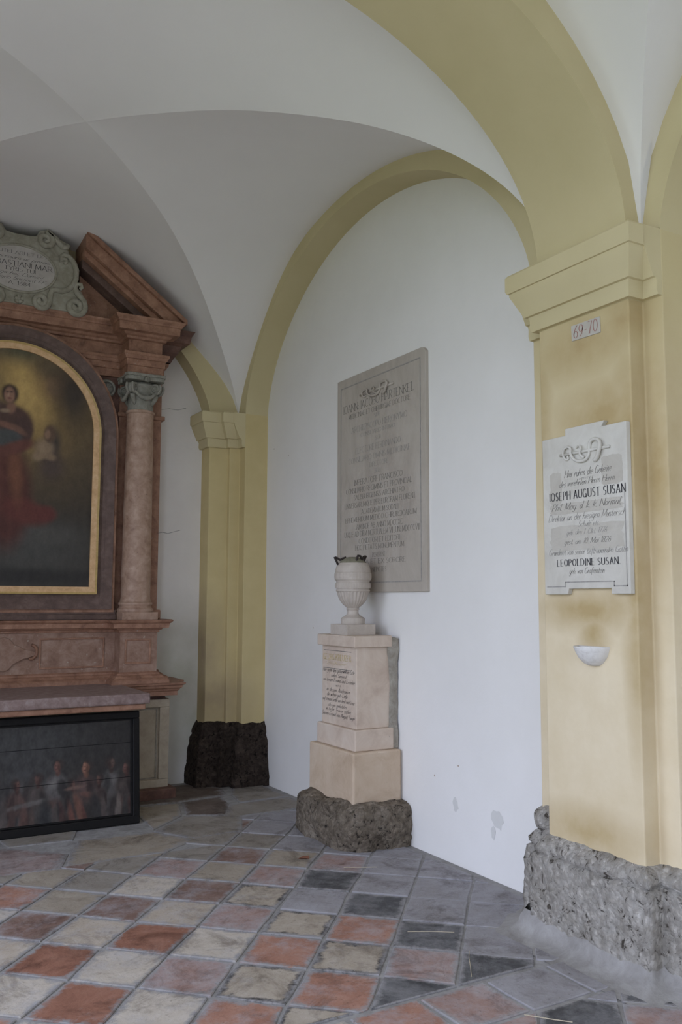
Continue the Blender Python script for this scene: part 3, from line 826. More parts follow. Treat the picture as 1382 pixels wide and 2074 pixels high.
while x > -.7:                                                          # border row under the broad arch
    w = .34
    m = ['tile_dusty', 'tile_dusty', 'tile_pink', 'tile_red2', 'tile_cream', 'tile_red', 'tile_cream', 'tile_red2'][k % 8]
    tile([(x - w, 2.80), (x, 2.805), (x, 3.118), (x - w, 3.115)], m, .003, .008)
    x -= w; k += 1
# irregular flagstones in front of the altar
FL = [[(.60, 5.66), (1.30, 5.62), (1.42, 5.92), (1.10, 6.25), (.50, 6.3)], [(1.30, 5.62), (1.98, 5.66), (2.24, 5.86), (2.06, 6.18), (1.52, 6.22), (1.42, 5.92)],
      [(1.10, 6.25), (1.42, 5.94), (1.52, 6.24), (2.06, 6.20), (2.10, 6.66), (1.05, 6.62)], [(2.24, 5.86), (2.62, 5.90), (2.80, 6.32), (2.40, 6.52), (2.06, 6.2)],
      [(2.62, 6.30), (3.40, 6.32), (3.40, 6.72), (2.84, 6.70)], [(2.06, 6.22), (2.40, 6.54), (2.52, 6.95), (2.12, 6.98), (2.10, 6.66)], [(2.42, 6.52), (2.80, 6.34), (2.86, 6.72), (3.0, 7.02), (2.54, 6.96)],
      [(2.86, 6.72), (3.40, 6.74), (3.40, 7.30), (3.05, 7.30), (3.0, 7.02)], [(2.14, 7.0), (2.52, 6.97), (2.98, 7.04), (3.04, 7.32), (2.9, 7.62), (2.14, 7.6)], [(-.65, 5.66), (.58, 5.66), (.48, 6.3), (-.65, 6.3)],
      [(-.65, 6.3), (.48, 6.32), (1.08, 6.27), (1.03, 6.62), (-.65, 6.7)], [(-.65, 6.72), (1.0, 6.64), (2.1, 6.68), (2.12, 7.6), (-.65, 7.6)]]
FM = ['flag_pink', 'flag_beige', 'flag_grey', 'flag_grey', 'flag_grey', 'flag_beige', 'flag_brown', 'flag_grey', 'flag_brown', 'flag_beige', 'flag_grey', 'flag_grey']
for poly, m in zip(FL, FM):
    tile(poly, m, .002 + rt.random() * .003, .0035, .004)

# fallen bits on the floor
def litter(name, label, cat, pts, r, mat):
    tag(MB().tube(pts, r, 5).build(name, mat), label, cat)
mb = MB(); mb.add([(2.64, 5.10, .006), (2.66, 5.065, .014), (2.70, 5.06, .008), (2.715, 5.09, .018), (2.68, 5.12, .010), (2.675, 5.09, .004)], [(0, 1, 5), (1, 2, 5), (2, 3, 5), (3, 4, 5), (4, 0, 5)])
tag(mb.build('dry_leaf', 'leaf'), 'curled red-brown leaf lying by the rough stone base', 'leaf')
litter('grass_stem', 'pale straw stem lying in front of the rough stone base', 'stem', [(2.80, 4.80, .005), (2.90, 4.745, .006), (2.98, 4.71, .005)], .0018, 'twig')
litter('grass_stem', 'pale straw stem lying across the dark floor tile', 'stem', [(2.545, 3.74, .006), (2.65, 3.68, .007), (2.74, 3.62, .006)], .0015, 'twig')
litter('grass_stem', 'longest pale straw stem near the pier base', 'stem', [(2.45, 2.79, .006), (2.52, 2.70, .007), (2.57, 2.65, .006)], .002, 'twig')
litter('grass_stem', 'curved pale straw stem on the dusty red tile', 'stem', [(2.66, 3.40, .006), (2.61, 3.34, .008), (2.54, 3.24, .008), (2.49, 3.17, .006)], .0014, 'twig')

# marks on the walls
def patch(poly, mat, parent, fn, name='peeled_patch'):
    mb = MB(); mb.add([fn(*p) for p in poly], [tuple(range(len(poly)))])
    return mb.build(name, mat, parent)
wa = lambda y, z: (XA - .0012, y, z)
rp = random.Random(5)
def blob(cy, cz, ry, rz, n=14):
    return [(cy + ry * math.cos(2 * PI * i / n) * (.6 + .55 * rp.random()), cz + rz * math.sin(2 * PI * i / n) * (.6 + .55 * rp.random())) for i in range(n)]
patch(blob(4.13, .345, .062, .062), 'patch', wr, wa)
patch(blob(4.17, .265, .022, .04), 'patch', wr, lambda y, z: (XA - .0020, y, z))
patch(blob(4.53, .36, .03, .045), 'patch', wr, wa)
for (y, z) in ((6.42, 1.4), (6.9, 2.9), (7.2, 3.0), (4.75, .5), (4.5, .6)):
    patch(blob(y, z, .006, .007, 8), 'chip', wr, wa, 'chip')
wbm = lambda x, z: (x, YB - .0015, z)
def crack(pts, parent, fn, w=.0035):
    up = [(a, b + w * (.5 + rp.random() * .5)) for a, b in pts]
    dn = [(a, b - w * (.5 + rp.random() * .5)) for a, b in pts][::-1]
    patch(up + dn, 'crack', parent, fn, 'crack')
crack([(2.52, 2.22), (2.58, 2.235), (2.63, 2.225), (2.68, 2.24), (2.75, 2.262)], wb, wbm)
crack([(2.54, 3.36), (2.62, 3.375), (2.70, 3.372), (2.78, 3.40)], wb, wbm)
# chipped edge of the wall arch
arch3 = bpy.data.objects['trim_3']
for (y, z) in ((6.50, 4.62), (6.22, 4.70)):
    patch(blob(y, z, .03, .03, 9), 'chip', arch3, lambda a, b: (XF - .002, a, b), 'chip')

# ------------------------------------------------------------------ tall inscribed slab on the long wall
pl = empty('memorial_slab', 'tall grey marble slab with long Latin inscription on the white wall', 'memorial slab')
YL, YR, ZB, ZT = 5.985, 4.787, 1.685, 3.353
MB().prism([(YR, ZB), (YL, ZB), (YL, ZT), (YR + .05, ZT), (YR + .025, ZT - .006), (YR, ZT - .03)], lambda a, z: (XA, a, z), lambda a, z: (XA - .028, a, z)).build('slab', 'plaque', pl, bevel=.003)
mb = MB()
b0, b1 = .055, .075
for (a0, a1, c0, c1) in ((YR + b0, YL - b0, ZT - b1, ZT - b1 + .008), (YR + b0, YL - b0, ZB + b1 - .008, ZB + b1), (YL - b0 - .008, YL - b0, ZB + b1, ZT - b1), (YR + b0, YR + b0 + .008, ZB + b1, ZT - b1)):
    mb.box(XA - .0298, XA - .027, a0, a1, c0, c1)
mb.build('incised_border', 'inklight', pl)
XP = XA - .0295
INS = [("IOANN: IACOBO HARTENKEIL", 5.883, 4.915, 3.075, .060), ("MEDICINAE ET CHIRURGIAE DOCTORE", 5.807, 4.966, 3.018, .036), ("SUB", 5.435, 5.353, 2.976, .028), ("ARCHIEPISCOPO HIERONYMO", 5.761, 5.008, 2.904, .044),
       ("CONSILIARIO INTIMO", 5.627, 5.160, 2.856, .030), ("SUB", 5.420, 5.348, 2.805, .028), ("ELECTORE FERDINANDO", 5.699, 5.089, 2.735, .044), ("CONSILIARIO OMNIS MEDICINAE", 5.806, 4.969, 2.668, .040), ("DIRECTORE", 5.498, 5.244, 2.610, .034),
       ("SUB", 5.425, 5.349, 2.560, .028), ("IMPERATORE FRANCISCO", 5.720, 5.067, 2.494, .042), ("CONSILIARIO REGIMINIS ET PROVINCIAL", 5.844, 4.948, 2.437, .038), ("SALISBURGENSIS ARCHIATRO", 5.725, 5.044, 2.383, .036),
       ("UNIVERSARUMQUE PER EUROPAM FLORENT", 5.861, 4.908, 2.324, .038), ("ACADEMIARUM SODALI", 5.615, 5.120, 2.268, .036), ("EPHEMERIDUM MEDICO CHIRURGICARUM", 5.849, 4.896, 2.215, .036), ("JAM INDE AB ANNO MDCCXC", 5.703, 5.065, 2.156, .038),
       ("USQUE AD DIEM MORTUALEM VII JUN: MDCCCVIII", 5.866, 4.862, 2.103, .040), ("CONDITORI ET EDITORI", 5.653, 5.103, 2.049, .036), ("HOC PIETATIS MONUMENTUM", 5.702, 5.052, 2.000, .036), ("POSUERUNT", 5.462, 5.291, 1.941, .032),
       ("VIDUA ET EX SORORE", 5.702, 5.030, 1.893, .034), ("NEPOTES", 5.467, 5.276, 1.833, .034)]
for t, a, b, z, h in INS:
    inscribe(pl, t, h, a - b, 'roman', 'ink' if z > 3 or z < 2.5 else 'inklight', lambda u, v, a=a, b=b, z=z: (XP, (a + b) / 2 - u, z + v))

def serpent(parent, fn, L, k, mat, r):
    """carved staff with a serpent winding round it; fn(u, v, out)"""
    MB().tube([fn(-L / 2, 0, .005), fn(L / 2, 0, .005)], r, 8).build('staff', mat, parent, smooth=True)
    ctl = [(385, 585, 0), (398, 618, 0), (370, 632, .5), (342, 585, 1), (350, 505, 1.2), (400, 466, 1), (448, 492, 1.6), (452, 560, 2), (480, 625, 1), (530, 650, .5), (590, 646, .5), (640, 615, .7), (668, 540, 0),
           (672, 460, 0), (695, 395, .6), (748, 366, 1), (805, 388, 1.4), (826, 450, 2), (806, 530, 2), (775, 600, 1), (735, 640, .6)]
    ctl2 = [(505, 480, 0), (530, 455, .6), (565, 455, 1.2), (582, 500, 2), (566, 552, 1.6), (585, 590, .8), (610, 600, .4)]
    for c, rad in ((ctl, 1.25), (ctl2, .95)):
        P = [Vector(((x - 605) / 630 * L, -(y - (580 - .19 * (x - 290))) * .000375 * k, o * r * .9)) for x, y, o in c]
        pts = []
        for i in range(len(P) - 1):
            p0, p1, p2, p3 = P[max(i - 1, 0)], P[i], P[i + 1], P[min(i + 2, len(P) - 1)]
            for q in range(4):
                t = q / 4
                pts.append(.5 * ((2 * p1) + (p2 - p0) * t + (2 * p0 - 5 * p1 + 4 * p2 - p3) * t * t + (3 * p1 - p0 - 3 * p2 + p3) * t ** 3))
        pts.append(P[-1])
        n = len(pts)
        MB().tube([fn(p.x, p.y, .004 + p.z) for p in pts], [r * rad * (.55 + .55 * i / n) for i in range(n)], 8).build('serpent', mat, parent, smooth=True)
serpent(pl, lambda u, v, o: (XA - .028 - o, 5.40 - u, 3.175 + v), .46, .85, 'plaque', .0085)

# ------------------------------------------------------------------ pale tablet on the pier
ps = empty('memorial_tablet', 'pale marble tablet with notched top and script lettering on the cream pier', 'memorial tablet')
XS = 3.13
out = [(2.775, 1.655), (2.888, 1.655), (2.888, 1.682), (3.158, 1.682), (3.166, 1.655), (3.322, 1.655), (3.322, 2.435), (3.160, 2.435), (3.160, 2.468), (2.905, 2.468), (2.925, 2.442), (2.775, 2.442)]
MB().prism(out, lambda a, z: (XS, a, z), lambda a, z: (XS - .030, a, z)).build('slab', 'slab', ps, bevel=.004)
mb = MB()
for (a, b, c, d) in ((2.79, 2.87, 1.69, 1.695), (2.865, 2.872, 1.69, 1.715), (2.865, 3.18, 1.712, 1.717), (3.175, 3.18, 1.69, 1.715), (3.18, 3.305, 1.69, 1.695), (2.79, 2.795, 1.69, 2.12)):
    mb.box(XS - .0308, XS - .029, a, b, c, d)
mb.build('incised_border', 'inklight', ps)
xs = XS - .0315
grounds = [(3.19, 3.27, 2.10, 2.26), (2.80, 2.93, 2.16, 2.30), (2.80, 3.28, 2.045, 2.10), (2.80, 3.28, 1.865, 1.99)]
for (a, b, c, d) in grounds:
    n = 26
    poly = []
    for i in range(n):
        th = 2 * PI * i / n
        cx_, sx_ = math.cos(th), math.sin(th)
        k = 1 / max(abs(cx_), abs(sx_)) * (.92 + .1 * rp.random())
        poly.append(((a + b) / 2 + (b - a) / 2 * cx_ * k, (c + d) / 2 + (d - c) / 2 * sx_ * k))
    patch(poly, 'wornpaint', ps, lambda p, q: (XS - .0306, p, q), 'worn_ground')
SUS = [("Hier ruhen die Gebeine", 3.166, 2.866, 2.224, .036, 'script', 'ink'), ("unsers", 3.07, 2.98, 2.205, .016, 'script', 'inklight'), ("des verehrten Herrn Herrn", 3.202, 2.848, 2.180, .030, 'script', 'ink'), ("IOSEPH AUGUST SUSAN", 3.273, 2.788, 2.117, .040, 'bold', 'inkdark'),
       ("Phil. Mag. d. k. k. Normal,", 3.255, 2.811, 2.066, .034, 'script', 'ink'), ("Direktor an der hiesigen Mustersch.", 3.282, 2.785, 2.014, .034, 'script', 'inklight'), ("Schule etc.", 3.082, 2.946, 1.978, .028, 'script', 'inklight'), ("geb. den 1. Okt. 1776", 3.161, 2.904, 1.942, .026, 'script', 'inklight'),
       ("gest. am 10. Mai 1826", 3.176, 2.882, 1.897, .026, 'script', 'ink'), ("Gewidmet von seiner tieftrauernden Gattin", 3.284, 2.782, 1.846, .032, 'script', 'inklight'), ("LEOPOLDINE SUSAN.", 3.230, 2.830, 1.792, .032, 'bold', 'inkdark'), ("geb. von Grafenstein", 3.146, 2.925, 1.754, .028, 'script', 'ink')]
for t, a, b, z, h, st, m in SUS:
    inscribe(ps, t, h, a - b, st, m, lambda u, v, a=a, b=b, z=z: (xs, (a + b) / 2 - u, z + v))
serpent(ps, lambda u, v, o: (XS - .030 - o, 3.03 - u, 2.338 + v), .32, 1.0, 'slab', .0075)

# number tile and holy-water basin
pnum = empty('number_tile', 'small grey stone with the red number 69-70 under the pier capital', 'number tile')
MB().prism([(2.936, 2.902), (3.124, 2.906), (3.126, 2.984), (2.938, 2.982)], lambda a, z: (XS + .004, a, z), lambda a, z: (XS - .006, a, z)).build('stone', 'wornpaint', pnum, bevel=.002)
inscribe(pnum, '69-70', .058, .155, 'roman', 'redink', lambda u, v: (XS - .0072, 3.03 - u, 2.916 + v))
pb = empty('holy_water_basin', 'small white marble half bowl fixed to the cream pier', 'basin')
mb = MB()
prof = [(.004, -.082), (.03, -.080), (.052, -.068), (.074, -.045), (.088, -.018), (.096, .004), (.097, .010), (.088, .010), (.080, -.008), (.060, -.035), (.03, -.05), (.0, -.052)]
n, k = 24, len(prof)
vs = [(XS + .004 - r * math.sin(PI * i / n) * 1.05, 3.03 + r * math.cos(PI * i / n), 1.402 + z) for i in range(n + 1) for r, z in prof]
fs = [(i * k + j, (i + 1) * k + j, (i + 1) * k + j + 1, i * k + j + 1) for i in range(n) for j in range(k - 1)]
mb.add(vs, fs)
mb.build('bowl', 'fontstone', pb, smooth=True)
MB().prism([(3.03 - .09, 1.395), (3.03 + .09, 1.395), (3.03 + .09, 1.412), (3.03 - .09, 1.412)], lambda a, z: (XS + .004, a, z), lambda a, z: (XS - .012, a, z)).build('back_rim', 'fontstone', pb)

# ------------------------------------------------------------------ pedestal with urn against the long wall
pd = empty('memorial_pedestal', 'stepped pinkish limestone pedestal on a rough rock, set against the white wall', 'pedestal')
def block(name, mat, x0, y0, y1, z0, z1, bevel=.006, x1=3.40):
    return MB().box(x0, x1, y0, y1, z0, z1).build(name, mat, pd, bevel=bevel)
block('plinth', 'plinth', 3.055, 5.115, 5.737, .25, .615, .012, 3.435)
block('base_course', 'ped', 3.09, 5.152, 5.687, .615, .757, .008)
die = block('die', 'ped', 3.114, 5.177, 5.657, .757, 1.306, .006)
block('cap_slab', 'ped', 3.08, 5.146, 5.672, 1.306, 1.383, .006, 3.385)
mb = MB()
rough_sweep(mb, [(XA - .008, 5.165), (3.375, 5.165), (3.375, 5.67), (XA - .008, 5.67)], [(.0, .62), (.012, .7), (.0, .78), (-.006, 1.0), (.0, 1.2), (.012, 1.29), (.014, 1.36), (-.04, 1.37)], .03, .007, 14, 2)
mb.build('mortar_bed', 'oldmortar', pd, smooth=True)
mb = MB()
mb.box(3.1125, 3.1145, 5.245, 5.632, 1.2685, 1.2725)
mb.box(3.1125, 3.1145, 5.24, 5.637, 1.143, 1.147)
mb.build('incised_line', 'ink', pd)
xd = 3.1125
for t, a, b, z, h, st, m in [("GEORG KREUZER", 5.637, 5.249, 1.205, .040, 'plainbold', 'goldink'), ("Bildhauer", 5.573, 5.312, 1.172, .024, 'script', 'goldink'), ("Hier gegen dem gottgeweihten Orte", 5.636, 5.200, 1.120, .030, 'script', 'inkdark'),
                       ("ruhet Sinnend", 5.516, 5.312, 1.086, .026, 'script', 'inkdark'), ("ein treuer Freund und Erzieher", 5.632, 5.194, 1.053, .028, 'script', 'inkdark'), ("wird", 5.454, 5.388, 1.023, .020, 'script', 'inkdark'), ("in dessen Andenken", 5.584, 5.259, .985, .028, 'script', 'inkdark'),
                       ("die wahre gute Liebe", 5.577, 5.291, .952, .028, 'script', 'inkdark'), ("auf seinem Grabe werdend ein Kreuz", 5.640, 5.199, .917, .028, 'script', 'inkdark'), ("als ein geliebtes", 5.558, 5.305, .880, .026, 'script', 'inkdark'), ("in tiefer Trauer stiftet", 5.592, 5.247, .850, .026, 'script', 'inkdark'),
                       ("Seinem Freund von August Tinger", 5.646, 5.193, .815, .028, 'script', 'inkdark')]:
    inscribe(die, t, h, a - b, st, m, lambda u, v, a=a, b=b, z=z: (xd, (a + b) / 2 - u, z + v))
# rough rock
mb = MB()
n = 40
vs, fs = [], []
import itertools
def rockpt(u, v):
    # superellipse plan, rounded shoulder
    a = 2 * PI * u
    c, s_ = math.cos(a), math.sin(a)
    k = (abs(c) ** 5 + abs(s_) ** 5) ** (-1 / 5)
    if v < .62:
        r = 1.0 + .04 * math.sin(v / .62 * PI); z = .30 * v / .62 * .86
    else:
        w = (v - .62) / .38
        r = 1.0 - .5 * w * w; z = .258 + .035 * math.sin(w * PI / 2)
    x = 3.255 + .305 * c * k * r; y = 5.425 + .415 * s_ * k * r
    p = Vector((x, y, z))
    q = p * 6.0 + Vector((4, 1, 7))
    d = (noise.noise_vector(q) + noise.noise_vector(q * 2.2) * .6 + noise.noise_vector(q * 5) * .35) * .034
    return (min(x + d.x, 3.447), y + d.y, max(0, z + d.z * .7 if z > .01 else 0))
nu, nv = 110, 34
for j in range(nv + 1):
    for i in range(nu):
        vs.append(rockpt(i / nu, j / nv))
fs = [(j * nu + i, j * nu + (i + 1) % nu, (j + 1) * nu + (i + 1) % nu, (j + 1) * nu + i) for j in range(nv) for i in range(nu)]
fs.append(tuple(range(nv * nu, nv * nu + nu)))
mb.add(vs, fs)
mb.build('rock', 'rock', pd, smooth=True)

ur = empty('urn', 'pale stone urn with carved bands and bent iron handles on the pedestal', 'urn')
UX, UY, UZ = 3.222, 5.405, 1.383
MB().box(UX - .117, UX + .117, UY - .117, UY + .117, UZ, UZ + .075).build('square_foot', 'urn', ur, bevel=.004)
U0 = UZ + .075
UP = [(.0, 0), (.083, 0), (.085, .008), (.085, .040), (.078, .046), (.066, .052), (.048, .064), (.040, .075), (.040, .098), (.046, .102), (.046, .108), (.042, .112), (.052, .122), (.070, .138), (.086, .158), (.098, .178), (.106, .200), (.111, .222), (.114, .228),
      (.120, .230), (.122, .240), (.117, .246), (.117, .250), (.1245, .252), (.1265, .268), (.1255, .288), (.119, .291), (.119, .300), (.122, .304), (.122, .308), (.129, .310), (.1315, .330), (.131, .355), (.129, .362), (.126, .364), (.1245, .385), (.119, .405), (.110, .420), (.103, .425), (.103, .430), (.095, .432), (.06, .432), (0, .432)]
def flute(r, z, a):
    if .135 < z < .226: return r * (1 + .022 * math.cos(26 * a))
    if .253 < z < .287: return r * (1 + .012 * math.cos(44 * a + 900 * z))
    if .312 < z < .360: return r * (1 + .012 * math.sin(10 * a + 40 * math.sin(5 * a)))
    return r
MB().lathe(UP, (UX, UY, U0), 208, flute).build('body', 'urn', ur, smooth=True, angle=50)
mb = MB()
mb.lathe([(.098, .425), (.092, .44), (.075, .456), (.055, .468), (.03, .474), (0, .475)], (UX, UY, U0), 32, lambda r, z, a: r * (1 + .06 * noise.noise(Vector((math.cos(a) * 3, math.sin(a) * 3, z * 30)))))
mb.build('mossy_fill', 'moss', ur, smooth=True)
rv, fv = Vector((.866, -.5, 0)), Vector((.5, .866, 0))
def handle(u0, pts, dep):
    P = [Vector((UX, UY, U0)) + rv * (u0 + a) + Vector((0, 0, z)) + fv * dep(a) for a, z in pts]
    # round the corners a little
    Q = []
    for i, p in enumerate(P):
        if 0 < i < len(P) - 1:
            Q += [p.lerp(P[i - 1], .22), p, p.lerp(P[i + 1], .22)]
        else:
            Q.append(p)
    MB().tube(Q, .0078, 8).build('iron_handle', 'iron', ur, smooth=True)
handle(.052, [(-.034, .405), (-.030, .445), (-.018, .481), (.000, .478), (.010, .452), (.022, .474), (.040, .480), (.026, .445), (.020, .405)], lambda a: -.078 + 1.1 * max(a + .02, 0))
handle(-.085, [(-.022, .418), (-.034, .445), (-.046, .470), (-.030, .466), (-.008, .452), (.010, .462), (.034, .470)], lambda a: -.03 + .3 * a)

# ------------------------------------------------------------------ the altar against the end wall
al = empty('altar', 'brown-red marble altar with columns, broken pediment and stone cartouche at the end wall', 'altar')
AC = 1.20
mx = lambda x: 2 * AC - x
def apath(rr, yr, rf, lf, yf, yc):
    p = [(rr, YB - .01), (rr, yr), (rf, yr), (rf, yf), (lf, yf), (lf, yc)]
    return p + [(mx(x), y) for x, y in p[::-1]]
MAIN = apath(2.465, 7.45, 2.388, 2.075, 7.20, 7.36)
ENT = apath(2.465, 7.45, 2.388, 2.075, 7.20, 7.41)
def band(name, mat, prof, path=MAIN, parent=al, bevel=0):
    mb = MB(); sweep(mb, path, prof, False)
    return mb.build(name, mat, parent, bevel=bevel)
# table
MB().box(mx(2.085), 2.085, 6.40, 7.37, .865, .942).build('table_slab', 'mensa', al, bevel=.012)
MB().box(mx(2.06), 2.06, 6.425, 7.37, .822, .865).build('table_moulding', 'redmarble', al, bevel=.012)
MB().box(mx(2.0), 2.0, 6.66, 7.37, 0, .822).build('table_body', 'beigemarble', al)
for s in (1, -1):
    X = (lambda x: x) if s > 0 else mx
    def bx(mb, x0, x1, *r):
        a, b = sorted((X(x0), X(x1)))
        return mb.box(a, b, *r)
    bx(MB(), 1.98, 2.56, 7.14, 7.69, 0, .085).build('step', 'darkmarble', al, bevel=.006)
    sb = bx(MB(), 2.0, 2.515, 7.235, 7.69, .085, .80).build('side_block', 'beigemarble', al)
    mb = MB()
    for (a, b, c, d) in ((2.0, 2.515, .085, .15), (2.0, 2.515, .735, .80), (2.43, 2.515, .15, .735), (2.0, 2.06, .15, .735)):
        bx(mb, a, b, 7.212, 7.236, c, d)
    mb.build('panel_frame', 'beigemarble', sb, bevel=.006)
    mb = MB()
    for (a, b, c, d) in ((2.07, 2.42, .158, .168), (2.07, 2.42, .717, .727), (2.405, 2.417, .158, .727)):
        bx(mb, a, b, 7.226, 7.236, c, d)
    mb.build('panel_bead', 'oldmortar', sb, bevel=.003)
    bx(MB(), 2.0, 2.49, 7.26, 7.69, .80, .838).build('dark_gap', 'darkmarble', al)  # recess above the side block, its shade put in as dark marble
# stacked courses
LEDGE = apath(2.585, 7.44, 2.515, 1.96, 7.20, 7.37)
band('lower_ledge', 'redmarble', [(-.03, .835), (.045, .835), (.045, .868), (.055, .875), (.06, .888), (.075, .90), (.08, .918), (.095, .925), (.10, .94), (-.2, .944)], LEDGE)
band('base_moulding', 'redmarble', [(.085, .942), (.085, .968), (.075, .978), (.05, .99), (.035, 1.005), (.02, 1.012), (.02, 1.025), (0, 1.035)])
M['dado'] = stone('brown_pink_marble', [(.26, (.17, .09, .062)), (.46, (.285, .17, .12)), (.64, (.375, .25, .19)), (.82, (.46, .355, .285))], 10, 10, .4, .55, .4, .3, 40, speck=(30, .68, (.46, .38, .31)))
dado = band('dado', 'dado', [(0, 1.035), (0, 1.362)])
band('upper_ledge', 'redmarble', [(0, 1.355), (.012, 1.358), (.014, 1.375), (.03, 1.38), (.035, 1.392), (.075, 1.395), (.08, 1.43), (.09, 1.436), (.10, 1.447), (.105, 1.458), (-.3, 1.462)])
mb_list = []
def frame4(name, mat, x0, x1, z0, z1, y, w, t, parent):
    mb = MB()
    mb.box(x0, x1, y - t, y + .002, z0, z0 + w); mb.box(x0, x1, y - t, y + .002, z1 - w, z1)
    mb.box(x0, x0 + w, y - t, y + .002, z0 + w, z1 - w); mb.box(x1 - w, x1, y - t, y + .002, z0 + w, z1 - w)
    return mb.build(name, mat, parent, bevel=.003)
for s in (1, -1):
    a, b = sorted((2.115, 2.335)) if s > 0 else sorted((mx(2.115), mx(2.335)))
    frame4('panel_moulding', 'redmarble', a, b, 1.10, 1.305, 7.20, .016, .008, dado)
    a, b = sorted((1.47, 1.99)) if s > 0 else sorted((mx(1.47), mx(1.99)))
    frame4('panel_moulding', 'redmarble', a, b, 1.07, 1.315, 7.36, .014, .009, dado)
# shaped ornament in the middle of the dado
orn = []
for i in range(40):
    a = 2 * PI * i / 40
    r = .15 + .035 * math.cos(4 * a) + .012 * math.cos(8 * a)
    orn.append((AC + 1.25 * r * math.cos(a), 1.195 + .68 * r * math.sin(a)))
MB().prism(orn, lambda a, z: (a, 7.362, z), lambda a, z: (a, 7.340, z)).build('shaped_panel', 'dado', dado, bevel=.004)
for s in (1, -1):
    c0 = AC + s * .205
    MB().tube([(c0 + s * (.045 * math.cos(t)), 7.345, 1.21 + .055 * math.sin(t)) for t in np.linspace(-1.9, 1.5, 16)], .012, 8).build('scroll', 'redmarble', dado, smooth=True)

# rear pilasters, wall body
MB().box(mx(2.08), 2.08, 7.45, 7.69, 1.46, 3.99).build('back_panel', 'darkmarble', al)
for s in (1, -1):
    X = (lambda x: x) if s > 0 else mx
    a, b = sorted((X(2.085), X(2.462)))
    pi = MB().box(a, b, 7.45, 7.69, 1.46, 3.55).build('rear_pilaster', 'redmarble', al, bevel=.004)
    a, b = sorted((X(2.07), X(2.49)))
    MB().box(a, b, 7.425, 7.69, 1.46, 1.54).build('pilaster_base', 'redmarble', pi, bevel=.01)
    MB().box(a, b, 7.43, 7.69, 3.20, 3.24).build('pilaster_band', 'redmarble', pi, bevel=.008)

